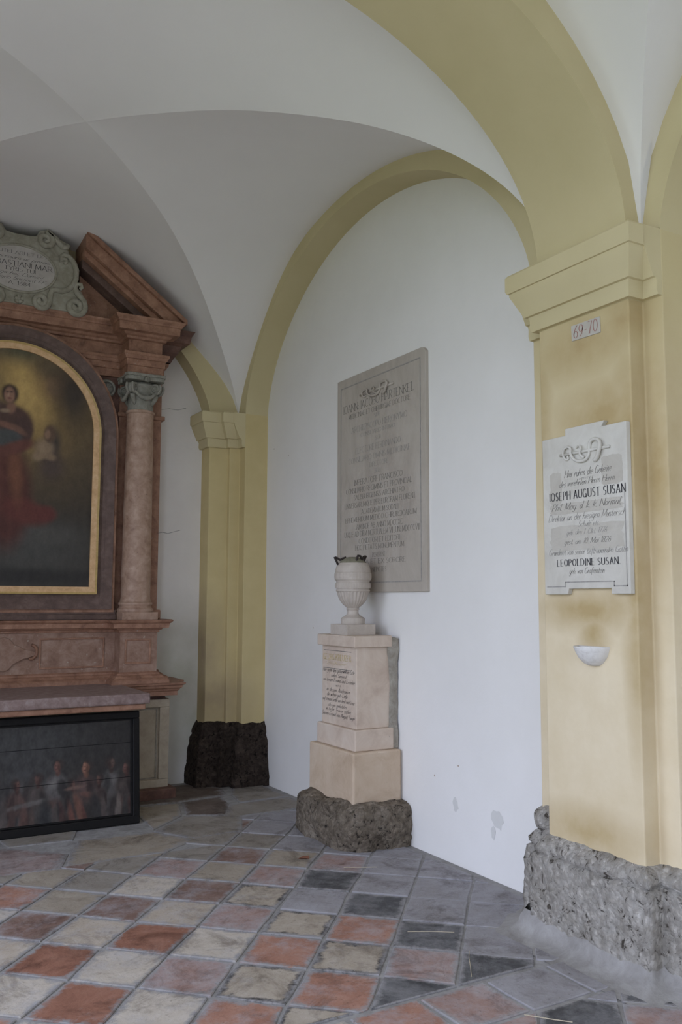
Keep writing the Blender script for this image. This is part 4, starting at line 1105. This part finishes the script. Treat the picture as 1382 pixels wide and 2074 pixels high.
# columns
def spiral(c, r0, r1, turns, a0, ux, uz, tube_r, nrm, n=44, tail=None):
    """spiral tube in the plane of ux/uz from the eye outwards, optional tail points in the same plane"""
    pts = []
    for i in range(n + 1):
        k = i / n
        a = a0 + turns * 2 * PI * k
        r = r0 + (r1 - r0) * k
        pts.append(Vector(c) + ux * (r * math.cos(a)) + uz * (r * math.sin(a)))
    return pts
ZV = Vector((0, 0, 1)); XV = Vector((1, 0, 0))
for s in (1, -1):
    cx = AC + s * 1.035; cy = 7.335
    cl = empty('column', 'column'); del cl['label']; cl.parent = al
    MB().box(cx - .152, cx + .152, cy - .152, cy + .10, 1.458, 1.522).build('column_plinth', 'pinkmarble', cl, bevel=.005)
    MB().lathe([(.1, 1.52), (.148, 1.522), (.152, 1.535), (.148, 1.55), (.137, 1.556), (.130, 1.565), (.132, 1.576), (.141, 1.585), (.141, 1.600), (.130, 1.607), (.1, 1.61)], (cx, cy, 0), 40).build('column_base', 'pinkmarble', cl, smooth=True, angle=40)
    sh = [(.1, 1.60), (.128, 1.605), (.128, 1.62), (.122, 1.64)]
    for i in range(20):
        k = i / 19
        sh.append((.1215 - .009 * k ** 1.6, 1.65 + 1.55 * k))
    sh += [(.112, 3.205), (.122, 3.212), (.124, 3.222), (.120, 3.232), (.09, 3.235)]
    MB().lathe(sh, (cx, cy, 0), 48).build('shaft', 'pinkmarble', cl, smooth=True, angle=40)
    cp = MB().lathe([(.1, 3.232), (.108, 3.235), (.107, 3.28), (.110, 3.34), (.118, 3.39), (.135, 3.43), (.14, 3.45), (.12, 3.47)], (cx, cy, 0), 40).build('capital', 'capital', cl, smooth=True, angle=40)
    mb = MB()
    ab = []
    for k in range(4):                                       # abacus with hollowed sides
        a0 = PI / 4 + k * PI / 2
        for t in np.linspace(0, 1, 9)[:-1]:
            a = a0 + t * PI / 2
            rr = .178 / max(abs(math.cos(a)), abs(math.sin(a))) * (1 - .13 * math.sin(t * PI))
            rr = min(rr, .222)
            ab.append((cx + rr * math.cos(a), cy + rr * math.sin(a)))
    mb.prism(ab, lambda a, b: (a, b, 3.478), lambda a, b: (a, b, 3.512)); mb.prism([(cx + (x - cx) * 1.05, cy + (y - cy) * 1.05) for x, y in ab], lambda a, b: (a, b, 3.510), lambda a, b: (a, b, 3.535))
    mb.build('abacus', 'capital', cl, bevel=.004)
    for d in ((-1, -1), (1, -1), (1, 1), (-1, 1)):            # diagonal volutes
        dv = Vector((d[0], d[1], 0)).normalized()
        side = Vector((-dv.y, dv.x, 0))
        c = Vector((cx, cy, 3.418)) + dv * .150
        mb = MB()
        for o in (-1, 1):
            mb.tube(spiral(c + side * .026 * o, .010, .052, 2.1, 0, dv, ZV, .012, side), [.009 + .004 * i / 44 for i in range(45)], 8)
        rim = [c + dv * (.044 * math.cos(t)) + ZV * (.044 * math.sin(t)) for t in np.linspace(0, 2 * PI, 24, endpoint=False)]
        nn = len(rim)
        mb.add([tuple(p + side * .026) for p in rim] + [tuple(p - side * .026) for p in rim], [tuple(range(nn)), tuple(range(nn, 2 * nn))[::-1]] + [(i, (i + 1) % nn, nn + (i + 1) % nn, nn + i) for i in range(nn)])
        mb.build('volute', 'capital', cl, smooth=True, angle=45)
        pts = [c + dv * .0 + ZV * (-.05 - .022 * i) + dv * (-.012 * i) for i in range(5)]
        MB().tube([tuple(p) for p in pts], [.02, .024, .022, .018, .008], 8).build('hanging_leaf', 'capital', cl, smooth=True)
    for d in ((0, -1), (-1, 0)):                              # swag and flower on the sides one sees
        dv = Vector((d[0], d[1], 0)); side = Vector((-dv.y, dv.x, 0))
        mb = MB()
        pts = [Vector((cx, cy, 3.40)) + side * (.105 * t) + dv * (.135 + .012 * (1 - t * t)) + ZV * (-.075 * (1 - t * t)) for t in np.linspace(-1, 1, 17)]
        mb.tube([tuple(p) for p in pts], [.010 + .012 * (1 - abs(t)) for t in np.linspace(-1, 1, 17)], 8)
        mb.build('swag', 'capital', cl, smooth=True)
        c = Vector((cx, cy, 3.485)) + dv * .165
        mb = MB()
        for k in range(6):
            a = 2 * PI * k / 6
            q = c + side * (.022 * math.cos(a)) + ZV * (.022 * math.sin(a))
            mb.tube([tuple(c), tuple(q + dv * .012)], [.006, .015], 7)
        mb.build('flower', 'capital', cl, smooth=True)

# rosettes in the spandrels
for s in (1, -1):
    c = Vector((AC + s * .765, 7.43, 3.425))
    mb = MB()
    ring = [c + XV * (.062 * math.cos(t)) + ZV * (.066 * math.sin(t)) for t in np.linspace(0, 2 * PI, 28)]
    mb.tube([tuple(p + Vector((0, -.02, 0))) for p in ring], .012, 8)
    for k in range(8):
        a = 2 * PI * k / 8
        q = c + XV * (.038 * math.cos(a)) + ZV * (.038 * math.sin(a)) + Vector((0, -.012, 0))
        mb.tube([tuple(c + Vector((0, -.016, 0))), tuple(q)], [.008, .016], 7)
    mb.prism([(c.x + .06 * math.cos(t), c.z + .064 * math.sin(t)) for t in np.linspace(0, 2 * PI, 28, endpoint=False)], lambda a, z: (a, 7.452, z), lambda a, z: (a, 7.425, z))
    mb.build('rosette', 'capital', al, smooth=True, angle=45)

# painting surround: nested bands round the arched picture
HW, PZB, PZC = .703, 1.671, 2.995
def fcurve(d, n=40):
    r = HW + d
    return [(AC - r, PZB - d)] + [(AC - r, PZC)] + [(AC + r * math.cos(PI - PI * i / n), PZC + r * math.sin(PI * i / n)) for i in range(1, n)] + [(AC + r, PZC), (AC + r, PZB - d)]
def ring(name, mat, d0, d1, yf, yb, parent, slope=0.0):
    a, b = fcurve(d0), fcurve(d1)
    n = len(a)
    vs = [(x, yf + slope, z) for x, z in a] + [(x, yf, z) for x, z in b] + [(x, yb, z) for x, z in b] + [(x, yb, z) for x, z in a]
    fs = []
    for i in range(n):
        j = (i + 1) % n
        fs += [(i, j, n + j, n + i), (n + i, n + j, 2 * n + j, 2 * n + i), (3 * n + i, 3 * n + j, j, i)]
    return MB().add(vs, fs).build(name, mat, parent, smooth=True, angle=30)
ring('surround_band', 'greymarble', .004, .034, 7.355, 7.452, al)
ring('surround_band', 'greymarble', .034, .062, 7.342, 7.452, al, .010)
ring('surround_band', 'greymarble', .062, .125, 7.315, 7.452, al, .024)
ring('surround_band', 'redmarble', .125, .15, 7.335, 7.452, al)
band('sill_course', 'greymarble', [(.0, 1.46), (.03, 1.462), (.03, 1.50), (.018, 1.505), (.018, 1.54), (0, 1.548)], [(2.07, 7.36), (mx(2.07), 7.36)])

# entablature
arc = band('architrave', 'redmarble', [(-.06, 3.535), (0, 3.535), (0, 3.60), (.010, 3.604), (.010, 3.655), (.022, 3.66), (.034, 3.685), (.040, 3.69), (.040, 3.712), (-.05, 3.714)], ENT)
band('frieze', 'redmarble', [(-.012, 3.71), (-.012, 3.835)], ENT)
band('cornice', 'redmarble', [(-.012, 3.825), (.015, 3.83), (.02, 3.848), (.04, 3.858), (.055, 3.874), (.105, 3.878), (.108, 3.94), (.118, 3.944), (.124, 3.956), (.142, 3.975), (.146, 3.99), (-.4, 3.996)], ENT)
# rear cornice that reaches further out beside the columns
for s in (1, -1):
    X = (lambda x: x) if s > 0 else mx
    mb = MB()
    pth = [(X(2.52), YB - .01), (X(2.52), 7.40), (X(2.30), 7.40)]
    if s < 0: pth = pth[::-1]
    sweep(mb, pth, [(0, 3.72), (.02, 3.76), (.05, 3.80), (.07, 3.86), (.13, 3.88), (.14, 3.94), (.165, 3.985), (-.1, 3.99)], False)
    mb.build('rear_cornice', 'darkmarble', al)
# broken pediment
P0, P1 = (1.678, 4.682), (2.56, 4.034)
top = lambda x: P0[1] + (P1[1] - P0[1]) * (x - P0[0]) / (P1[0] - P0[0])
for s in (1, -1):
    X = (lambda x: x) if s > 0 else mx
    rk = empty('raking_cornice', ''); del rk['label']; rk.parent = al
    for (nm, a, b, y, mat) in (('top_fillet', 0, .045, 7.095, 'redmarble'), ('corona', .045, .165, 7.125, 'redmarble'), ('ogee', .165, .225, 7.17, 'redmarble'), ('soffit_moulding', .225, .30, 7.24, 'greymarble')):
        poly = [(P0[0], top(P0[0]) - b), (P0[0], top(P0[0]) - a), (P1[0], top(P1[0]) - a), (P1[0], top(P1[0]) - b)]
        poly = clip(poly, 0, -1, -3.994)
        MB().prism([(X(p), z) for p, z in poly], lambda p, z: (p, y, z), lambda p, z: (p, 7.49, z)).build(nm, mat, rk, bevel=.005)
    poly = clip([(1.70, 3.99), (1.70, top(1.70) - .28), (2.35, top(2.35) - .28), (2.35, 3.99)], 0, -1, -3.99)
    MB().prism([(X(p), z) for p, z in poly], lambda p, z: (p, 7.40, z), lambda p, z: (p, 7.69, z)).build('tympanum', 'redmarble', al)

# stone cartouche standing in the gap of the pediment
KZ = lambda z: 1.62 + (z - 1.62) * .991
half = [(0, 3.992), (.52, 3.992), (.548, 4.06), (.535, 4.13), (.50, 4.20), (.455, 4.235), (.462, 4.30), (.452, 4.37), (.43, 4.43), (.392, 4.48), (.375, 4.545), (.36, 4.60), (.30, 4.625), (.235, 4.665), (.185, 4.675), (.14, 4.655), (.12, 4.61), (.06, 4.60), (0, 4.60)]
CAX = 1.19
outl = [(CAX + a, max(KZ(z), 3.99)) for a, z in half] + [(CAX - a, max(KZ(z), 3.99)) for a, z in half[::-1][1:-1]]
ca = MB().prism(outl, lambda a, z: (a, 7.36, z), lambda a, z: (a, 7.257, z)).build('cartouche', 'cartouche', al, bevel=.012)
YS = 7.250
def ovalpts(hx, hz, y, n=56):
    return [(CAX + hx * math.cos(2 * PI * i / n), y, 4.283 + hz * math.sin(2 * PI * i / n)) for i in range(n)]
ov = ovalpts(.278, .188, 7.252)
MB().add(ov, [tuple(range(len(ov)))]).add(ovalpts(.278, .188, 7.262), []).build('oval_tablet', 'oval', ca)
rp_ = ovalpts(.283, .193, 7.254); rp_.append(rp_[0])
MB().tube(rp_, .011, 8, False).build('oval_rim', 'cartouche', ca, smooth=True)
for t, w, z, h, st in (("TUTELARI ET DEI", .40, 4.418, .026, 'roman'), ("Intercessoris ac patroni", .46, 4.375, .026, 'script'), ("SEBASTIANI MAR", .50, 4.318, .040, 'roman'), ("TYRIS TUI", .24, 4.277, .030, 'roman'),
                 ("erga hoc Domicil.", .38, 4.243, .026, 'script'), ("Magno Sacravit FF.", .42, 4.205, .026, 'script'), ("A: 1684", .17, 4.163, .030, 'roman')):
    inscribe(ca, t, h, w, st, 'inkdark', lambda u, v, z=z - .022: (CAX + u, 7.2505, z + v))
def scroll(pts, r):
    MB().tube([tuple(p) for p in pts], r, 10).build('scroll', 'cartouche', ca, smooth=True)
for s in (1, -1):
    uxv = XV * s
    C0 = Vector((CAX, YS, -.022))
    # top volute with tail
    sp = spiral(C0 + uxv * .19 + ZV * 4.583, .014, .068, 1.55, -.6 * PI, uxv, ZV, .02, None)
    sp += [C0 + uxv * a + ZV * z for a, z in ((.275, 4.605), (.30, 4.57), (.33, 4.548), (.36, 4.552), (.372, 4.575))]
    scroll(sp, [.014 + .010 * min(1, i / 30) for i in range(len(sp))])
    # C-scroll round the oval ending in a lower volute
    a = spiral(C0 + uxv * .335 + ZV * 4.435, .008, .045, 1.3, .1 * PI, uxv, ZV, .02, None)[:36]
    mid = [(.34, 4.487), (.385, 4.475), (.425, 4.43), (.447, 4.37), (.445, 4.30), (.42, 4.235), (.375, 4.19), (.33, 4.172), (.285, 4.178), (.255, 4.165), (.243, 4.13), (.238, 4.09)]
    a = [C0 + uxv * .345 + ZV * 4.41, C0 + uxv * .365 + ZV * 4.425, C0 + uxv * .36 + ZV * 4.45, C0 + uxv * .335 + ZV * 4.452, C0 + uxv * .318 + ZV * 4.43, C0 + uxv * .318 + ZV * 4.465]
    pts = a + [C0 + uxv * p + ZV * q for p, q in mid]
    low = [C0 + uxv * (.172 + rr * math.cos(t)) + ZV * (4.062 + rr * math.sin(t)) for t, rr in zip(np.linspace(0, -3.3 * PI, 40), np.linspace(.066, .012, 40))]
    scroll(pts + low, [.013 + .010 * min(1, i / 8) for i in range(len(pts) + 40)])
    # outer lower S-scroll
    low = [C0 + uxv * (.452 + rr * math.cos(t)) + ZV * (4.062 + rr * math.sin(t)) for t, rr in zip(np.linspace(.15 * PI, -3.1 * PI, 44), np.linspace(.078, .012, 44))]
    up = [C0 + uxv * a + ZV * z for a, z in ((.478, 4.215), (.497, 4.232), (.487, 4.258), (.455, 4.255), (.44, 4.225), (.452, 4.185), (.485, 4.15), (.515, 4.12))]
    scroll(up + low, [.015 + .010 * min(1, i / 6) for i in range(len(up) + 44)])
mb = MB()
for k in range(5):
    a = 2 * PI * k / 5 + PI / 2
    c = Vector((CAX, YS, 4.023))
    mb.tube([tuple(c), tuple(c + XV * (.034 * math.cos(a)) + ZV * (.034 * math.sin(a)))], [.012, .020], 8)
mb.lathe([(0, 0), (.012, 0), (.012, .02), (0, .02)], (CAX, YS - .01, 4.013), 12)
mb.build('flower', 'cartouche', ca, smooth=True, angle=50)

# ------------------------------------------------------------------ pictures painted on a fine grid
def paint(mb_pts, blobs, base):
    P = np.array(mb_pts)
    C = np.tile(np.array(base, float), (len(P), 1))
    for (cx, cz, rx, rz, rot, colr, soft) in blobs:
        dx, dz = P[:, 0] - cx, P[:, 1] - cz
        c, s = math.cos(rot), math.sin(rot)
        u, v = (dx * c + dz * s) / rx, (-dx * s + dz * c) / rz
        d = np.sqrt(u * u + v * v)
        w = np.clip((1 + soft - d) / (2 * soft), 0, 1)
        w = (w * w * (3 - 2 * w))[:, None]
        C = C * (1 - w) + np.array(colr) * w
    return C

def canvas(name, nu, nv, fn, fn2, blobs, base, parent, gain=1.0, brush=1.0):
    """fn(u, v) -> 3D, fn2(u, v) -> painting coordinates"""
    vs, pp = [], []
    for j in range(nv + 1):
        for i in range(nu + 1):
            vs.append(fn(i / nu, j / nv)); pp.append(fn2(i / nu, j / nv))
    fs = [(j * (nu + 1) + i, j * (nu + 1) + i + 1, (j + 1) * (nu + 1) + i + 1, (j + 1) * (nu + 1) + i) for j in range(nv) for i in range(nu)]
    o = MB().add(vs, fs).build(name, 'canvas', parent)
    # wobble the layout a little and break the surface with brush-like noise
    Q = []
    W = []
    for a_, b_ in pp:
        q = Vector((a_ * 16, b_ * 16, 2.0))
        d = (noise.noise_vector(q) * .010 + noise.noise_vector(q * 3) * .005) * brush
        Q.append((a_ + d.x, b_ + d.y))
        W.append(1 - .18 * brush + brush * (.55 * noise.noise(Vector((a_ * 22, b_ * 14, 5))) + .35 * noise.noise(Vector((a_ * 75, b_ * 40, 9))) + .25 * noise.noise(Vector((a_ * 5, b_ * 5, 1)))))
    C = paint(Q, blobs, base) * gain * np.clip(np.array(W), .25, 1.7)[:, None]
    a = o.data.color_attributes.new('paint', 'FLOAT_COLOR', 'POINT')
    a.data.foreach_set('color', np.c_[np.clip(C, .001, 1), np.ones(len(C))].ravel())
    return o

ap = empty('altar_painting', 'dark arched oil painting of a robed figure in a gilt frame within the altar', 'painting')
ring('frame', 'gold', -.058, -.012, 7.325, 7.37, ap, .010)
ring('frame_edge', 'goldedge', -.014, .002, 7.318, 7.37, ap, .006)
def pxp(x, y):
    """layout of the picture: measured sheet positions to wall coordinates"""
    return (1.133 + .00385 * x - .00016 * (1000 - y), 1.732 + (1188 - y) * .00416 - (178 - x) * .0005 * (1188 - y) / 498)
def B(x, y, rx, ry, colr, soft=.5, rot=0.0):
    a, b = pxp(x, y)
    return (a, b, rx * .0038, ry * .0041, rot, colr, soft)
BL = [B(40, 800, 190, 160, (.17, .115, .055), 1.0), B(35, 790, 105, 100, (.36, .235, .085), .95), B(25, 800, 60, 60, (.50, .34, .125), .9), B(60, 712, 120, 26, (.10, .095, .06), .9),
      B(-60, 830, 60, 120, (.10, .07, .045), .9), B(-40, 960, 50, 120, (.06, .045, .04), .9), B(118, 775, 38, 38, (.17, .10, .055), .9), B(100, 745, 36, 26, (.13, .095, .055), .8), B(108, 790, 14, 16, (.23, .145, .08), .8), B(150, 800, 40, 70, (.05, .038, .03), .9),
      # lower clouds
      B(60, 1120, 120, 60, (.065, .062, .056), .9), B(90, 1085, 60, 18, (.075, .07, .062), .8), B(40, 1170, 160, 16, (.03, .028, .026), .7),
      # standing figure
      B(-2, 880, 50, 60, (.075, .045, .04), .25), B(22, 862, 42, 34, (.085, .047, .038), .22), B(42, 880, 22, 30, (.075, .042, .036), .25), B(10, 1010, 50, 100, (.085, .03, .024), .3), B(45, 1040, 50, 24, (.115, .035, .028), .4, -.3), B(88, 1045, 22, 16, (.12, .036, .03), .4), B(28, 965, 14, 50, (.17, .07, .04), .7, .1), B(-8, 970, 14, 60, (.11, .04, .03), .7),
      B(12, 893, 30, 18, (.065, .068, .066), .3), B(30, 912, 38, 12, (.13, .05, .038), .4, .35), B(12, 868, 22, 6, (.20, .10, .07), .4, -.25), B(34, 876, 20, 6, (.16, .085, .06), .4, -.55), B(20, 832, 9, 12, (.22, .12, .08), .4), B(8, 838, 10, 4, (.27, .19, .13), .5),
      B(18, 803, 17, 19, (.055, .035, .026), .25), B(17, 806, 10.5, 16, (.26, .145, .10), .25), B(13, 800, 3.5, 2, (.10, .06, .045), .6), B(21, 800, 3.5, 2, (.10, .06, .045), .6), B(17, 813, 4, 1.6, (.17, .07, .055), .6), B(15, 806, 2, 4, (.33, .20, .14), .7),
      # kneeling angel
      B(104, 905, 16, 34, (.06, .045, .036), .6), B(100, 950, 26, 26, (.075, .052, .042), .7), B(86, 912, 18, 17, (.27, .19, .12), .55, .4), B(75, 928, 14, 9, (.25, .175, .11), .5, .5), B(96, 930, 14, 7, (.22, .15, .095), .5, -.2), B(98, 884, 12, 17, (.115, .07, .045), .35), B(93, 885, 6.5, 9, (.23, .14, .09), .4)]
pr = HW - .055
def cz(u, v):
    x = AC - pr + 2 * pr * u
    zt = PZC + math.sqrt(max(0, pr * pr - (x - AC) ** 2))
    return x, PZB + .055 + (zt - PZB - .055) * v
canvas('canvas', 170, 250, lambda u, v: (cz(u, v)[0], 7.352, cz(u, v)[1]), cz, BL, (.040, .033, .027), ap, 1.15, .28)

lp = empty('leaning_painting', 'wide dark wooden panel painting of crowded figures in black frame leaning against the altar table', 'painting')
LX0, LX1, LZ1 = mx(2.05) + .0, 2.05, .80
lean = lambda z: 6.505 + .075 * z / .8
def pan(x, z, o=0.0):
    return (x, lean(z) - o, z)
fw = .052
for nm, x0, x1, z0, z1 in (('frame_bottom', LX0, LX1, .002, fw + .01), ('frame_top', LX0, LX1, LZ1 - fw, LZ1), ('frame_side', LX0, LX0 + fw, fw, LZ1 - fw), ('frame_side', LX1 - fw, LX1, fw, LZ1 - fw)):
    q = [(x0, z0), (x1, z0), (x1, z1), (x0, z1)]
    fr = MB().prism(q, lambda a, z: pan(a, z, .0), lambda a, z: pan(a, z, .035)).build(nm, 'black', lp, bevel=.008)
mb = MB()
for (x0, x1, z0, z1) in ((LX0 + fw, LX1 - fw, fw + .01, fw + .022), (LX0 + fw, LX1 - fw, LZ1 - fw - .012, LZ1 - fw), (LX1 - fw - .012, LX1 - fw, fw, LZ1 - fw), (LX0 + fw, LX0 + fw + .012, fw, LZ1 - fw)):
    mb.prism([(x0, z0), (x1, z0), (x1, z1), (x0, z1)], lambda a, z: pan(a, z, .0), lambda a, z: pan(a, z, .022))
mb.build('frame_bead', 'black', lp, bevel=.004)
def lxp(x, y):
    return (1.085 + .00345 * x, .805 - (y - 1440 + x * -.02 + 0) * .00335 + x * -.0001)
def LB(x, y, rx, ry, colr, soft=.6, rot=0.0):
    a, b = lxp(x, y)
    return (a, b, rx * .00345, ry * .0034, rot, colr, soft)
rb = random.Random(11)
LBL = [LB(60, 1490, 220, 40, (.05, .05, .049), .9), LB(40, 1560, 70, 60, (.062, .061, .061), 1.0), LB(230, 1500, 80, 50, (.036, .033, .031), .9), LB(-120, 1540, 90, 60, (.05, .045, .043), .9)]
for k in range(110):
    x = -200 + 470 * rb.random(); y = 1590 + 95 * rb.random()
    c = rb.choice([(.085, .048, .042), (.07, .038, .034), (.08, .07, .067), (.045, .036, .033), (.035, .032, .032), (.10, .058, .048), (.085, .076, .072)])
    LBL.append(LB(x, y, 3 + 8 * rb.random(), 14 + 26 * rb.random(), c, .6, rb.uniform(-.4, .4)))
def person(x, y, cloth, face=(.24, .13, .10), sc=1.0, turn=1):
    dk = tuple(c * .45 for c in cloth)
    return [LB(x - 3, y + 44 * sc, 23 * sc, 27 * sc, cloth, .35), LB(x + 10 * turn, y + 50 * sc, 7 * sc, 24 * sc, dk, .5, .2 * turn), LB(x - 8 * turn, y + 36 * sc, 6 * sc, 13 * sc, tuple(c * 1.35 for c in cloth), .6, -.3 * turn),
            LB(x + 1, y + 14 * sc, 5 * sc, 8 * sc, tuple(f * .6 for f in face), .4), LB(x + 3 * turn, y - 3, 10.5 * sc, 13 * sc, (.045, .034, .03), .35), LB(x - turn, y + 1, 7 * sc, 10.5 * sc, face, .3), LB(x - 3 * turn, y - 3, 3 * sc, 6 * sc, tuple(min(1, f * 1.45) for f in face), .6),
            LB(x + 3 * turn, y + 3, 3 * sc, 8 * sc, tuple(f * .5 for f in face), .6), LB(x - 3 * turn, y - 1, 2 * sc, .9 * sc, (.05, .03, .025), .5), LB(x - 2 * turn, y + 6 * sc, 2.6 * sc, .9 * sc, (.09, .035, .03), .5)]
LBL += person(110, 1545, (.125, .115, .11), (.17, .085, .068), .95, 1) + person(168, 1552, (.085, .055, .05), (.25, .125, .085), 1.0, 1) + person(220, 1548, (.10, .092, .088), (.085, .055, .046), .95, -1) + person(252, 1560, (.065, .05, .045), (.115, .058, .048), .85, 1)
LBL += person(30, 1578, (.09, .055, .048), (.105, .055, .045), .85, -1) + person(70, 1570, (.075, .06, .055), (.09, .05, .042), .8, 1) + person(140, 1585, (.06, .05, .047), (.10, .055, .045), .7, -1) + person(195, 1580, (.075, .05, .044), (.09, .05, .04), .75, 1)
LBL += person(-40, 1560, (.10, .085, .08), (.14, .075, .06), 1, 1) + person(-110, 1550, (.085, .052, .046), (.17, .10, .078), 1, -1) + person(-170, 1560, (.09, .084, .08), (.12, .07, .058))
LBL += [LB(120, 1592, 11, 17, (.035, .031, .031), .35, .3), LB(146, 1591, 20, 4, (.165, .105, .085), .4, .1), LB(172, 1608, 18, 6, (.15, .078, .062), .4, -.2), LB(155, 1640, 7, 38, (.16, .078, .056), .5, .25), LB(140, 1655, 6, 34, (.14, .062, .048), .5, .2), LB(165, 1655, 4, 30, (.12, .05, .04), .5, .2), LB(237, 1635, 5, 22, (.165, .135, .118), .5, .1), LB(232, 1655, 4, 18, (.12, .1, .09), .5), LB(50, 1618, 42, 5, (.135, .122, .115), .5, .15),
        LB(45, 1660, 9, 38, (.11, .06, .05), .5), LB(60, 1655, 5, 30, (.085, .06, .052), .5), LB(5, 1650, 7, 48, (.10, .082, .076), .5), LB(22, 1655, 6, 36, (.075, .045, .04), .5), LB(190, 1640, 11, 42, (.035, .032, .031), .5, .2), LB(205, 1645, 5, 36, (.095, .075, .068), .5, .1), LB(85, 1650, 12, 38, (.04, .04, .041), .5), LB(105, 1655, 6, 32, (.085, .07, .064), .5), LB(250, 1650, 6, 30, (.05, .045, .042), .5)]
zs = [fw + .012, .330, .575, LZ1 - fw]
for a, b in zip(zs, zs[1:]):                                 # three boards with open joints
    g = .0022
    xa, xb = LX0 + fw * .9, LX1 - fw * .9
    canvas('board', 260, 44, lambda u, v: pan(xa + (xb - xa) * u, a + g + (b - a - 2 * g) * v, .010), lambda u, v: (xa + (xb - xa) * u, a + (b - a) * v), LBL, (.038, .033, .030), lp, .92, .6)
MB().prism([(LX0 + .02, .02), (LX1 - .02, .02), (LX1 - .02, LZ1 - .02), (LX0 + .02, LZ1 - .02)], lambda a, z: pan(a, z, .0), lambda a, z: pan(a, z, .006)).build('backing', 'black', lp)
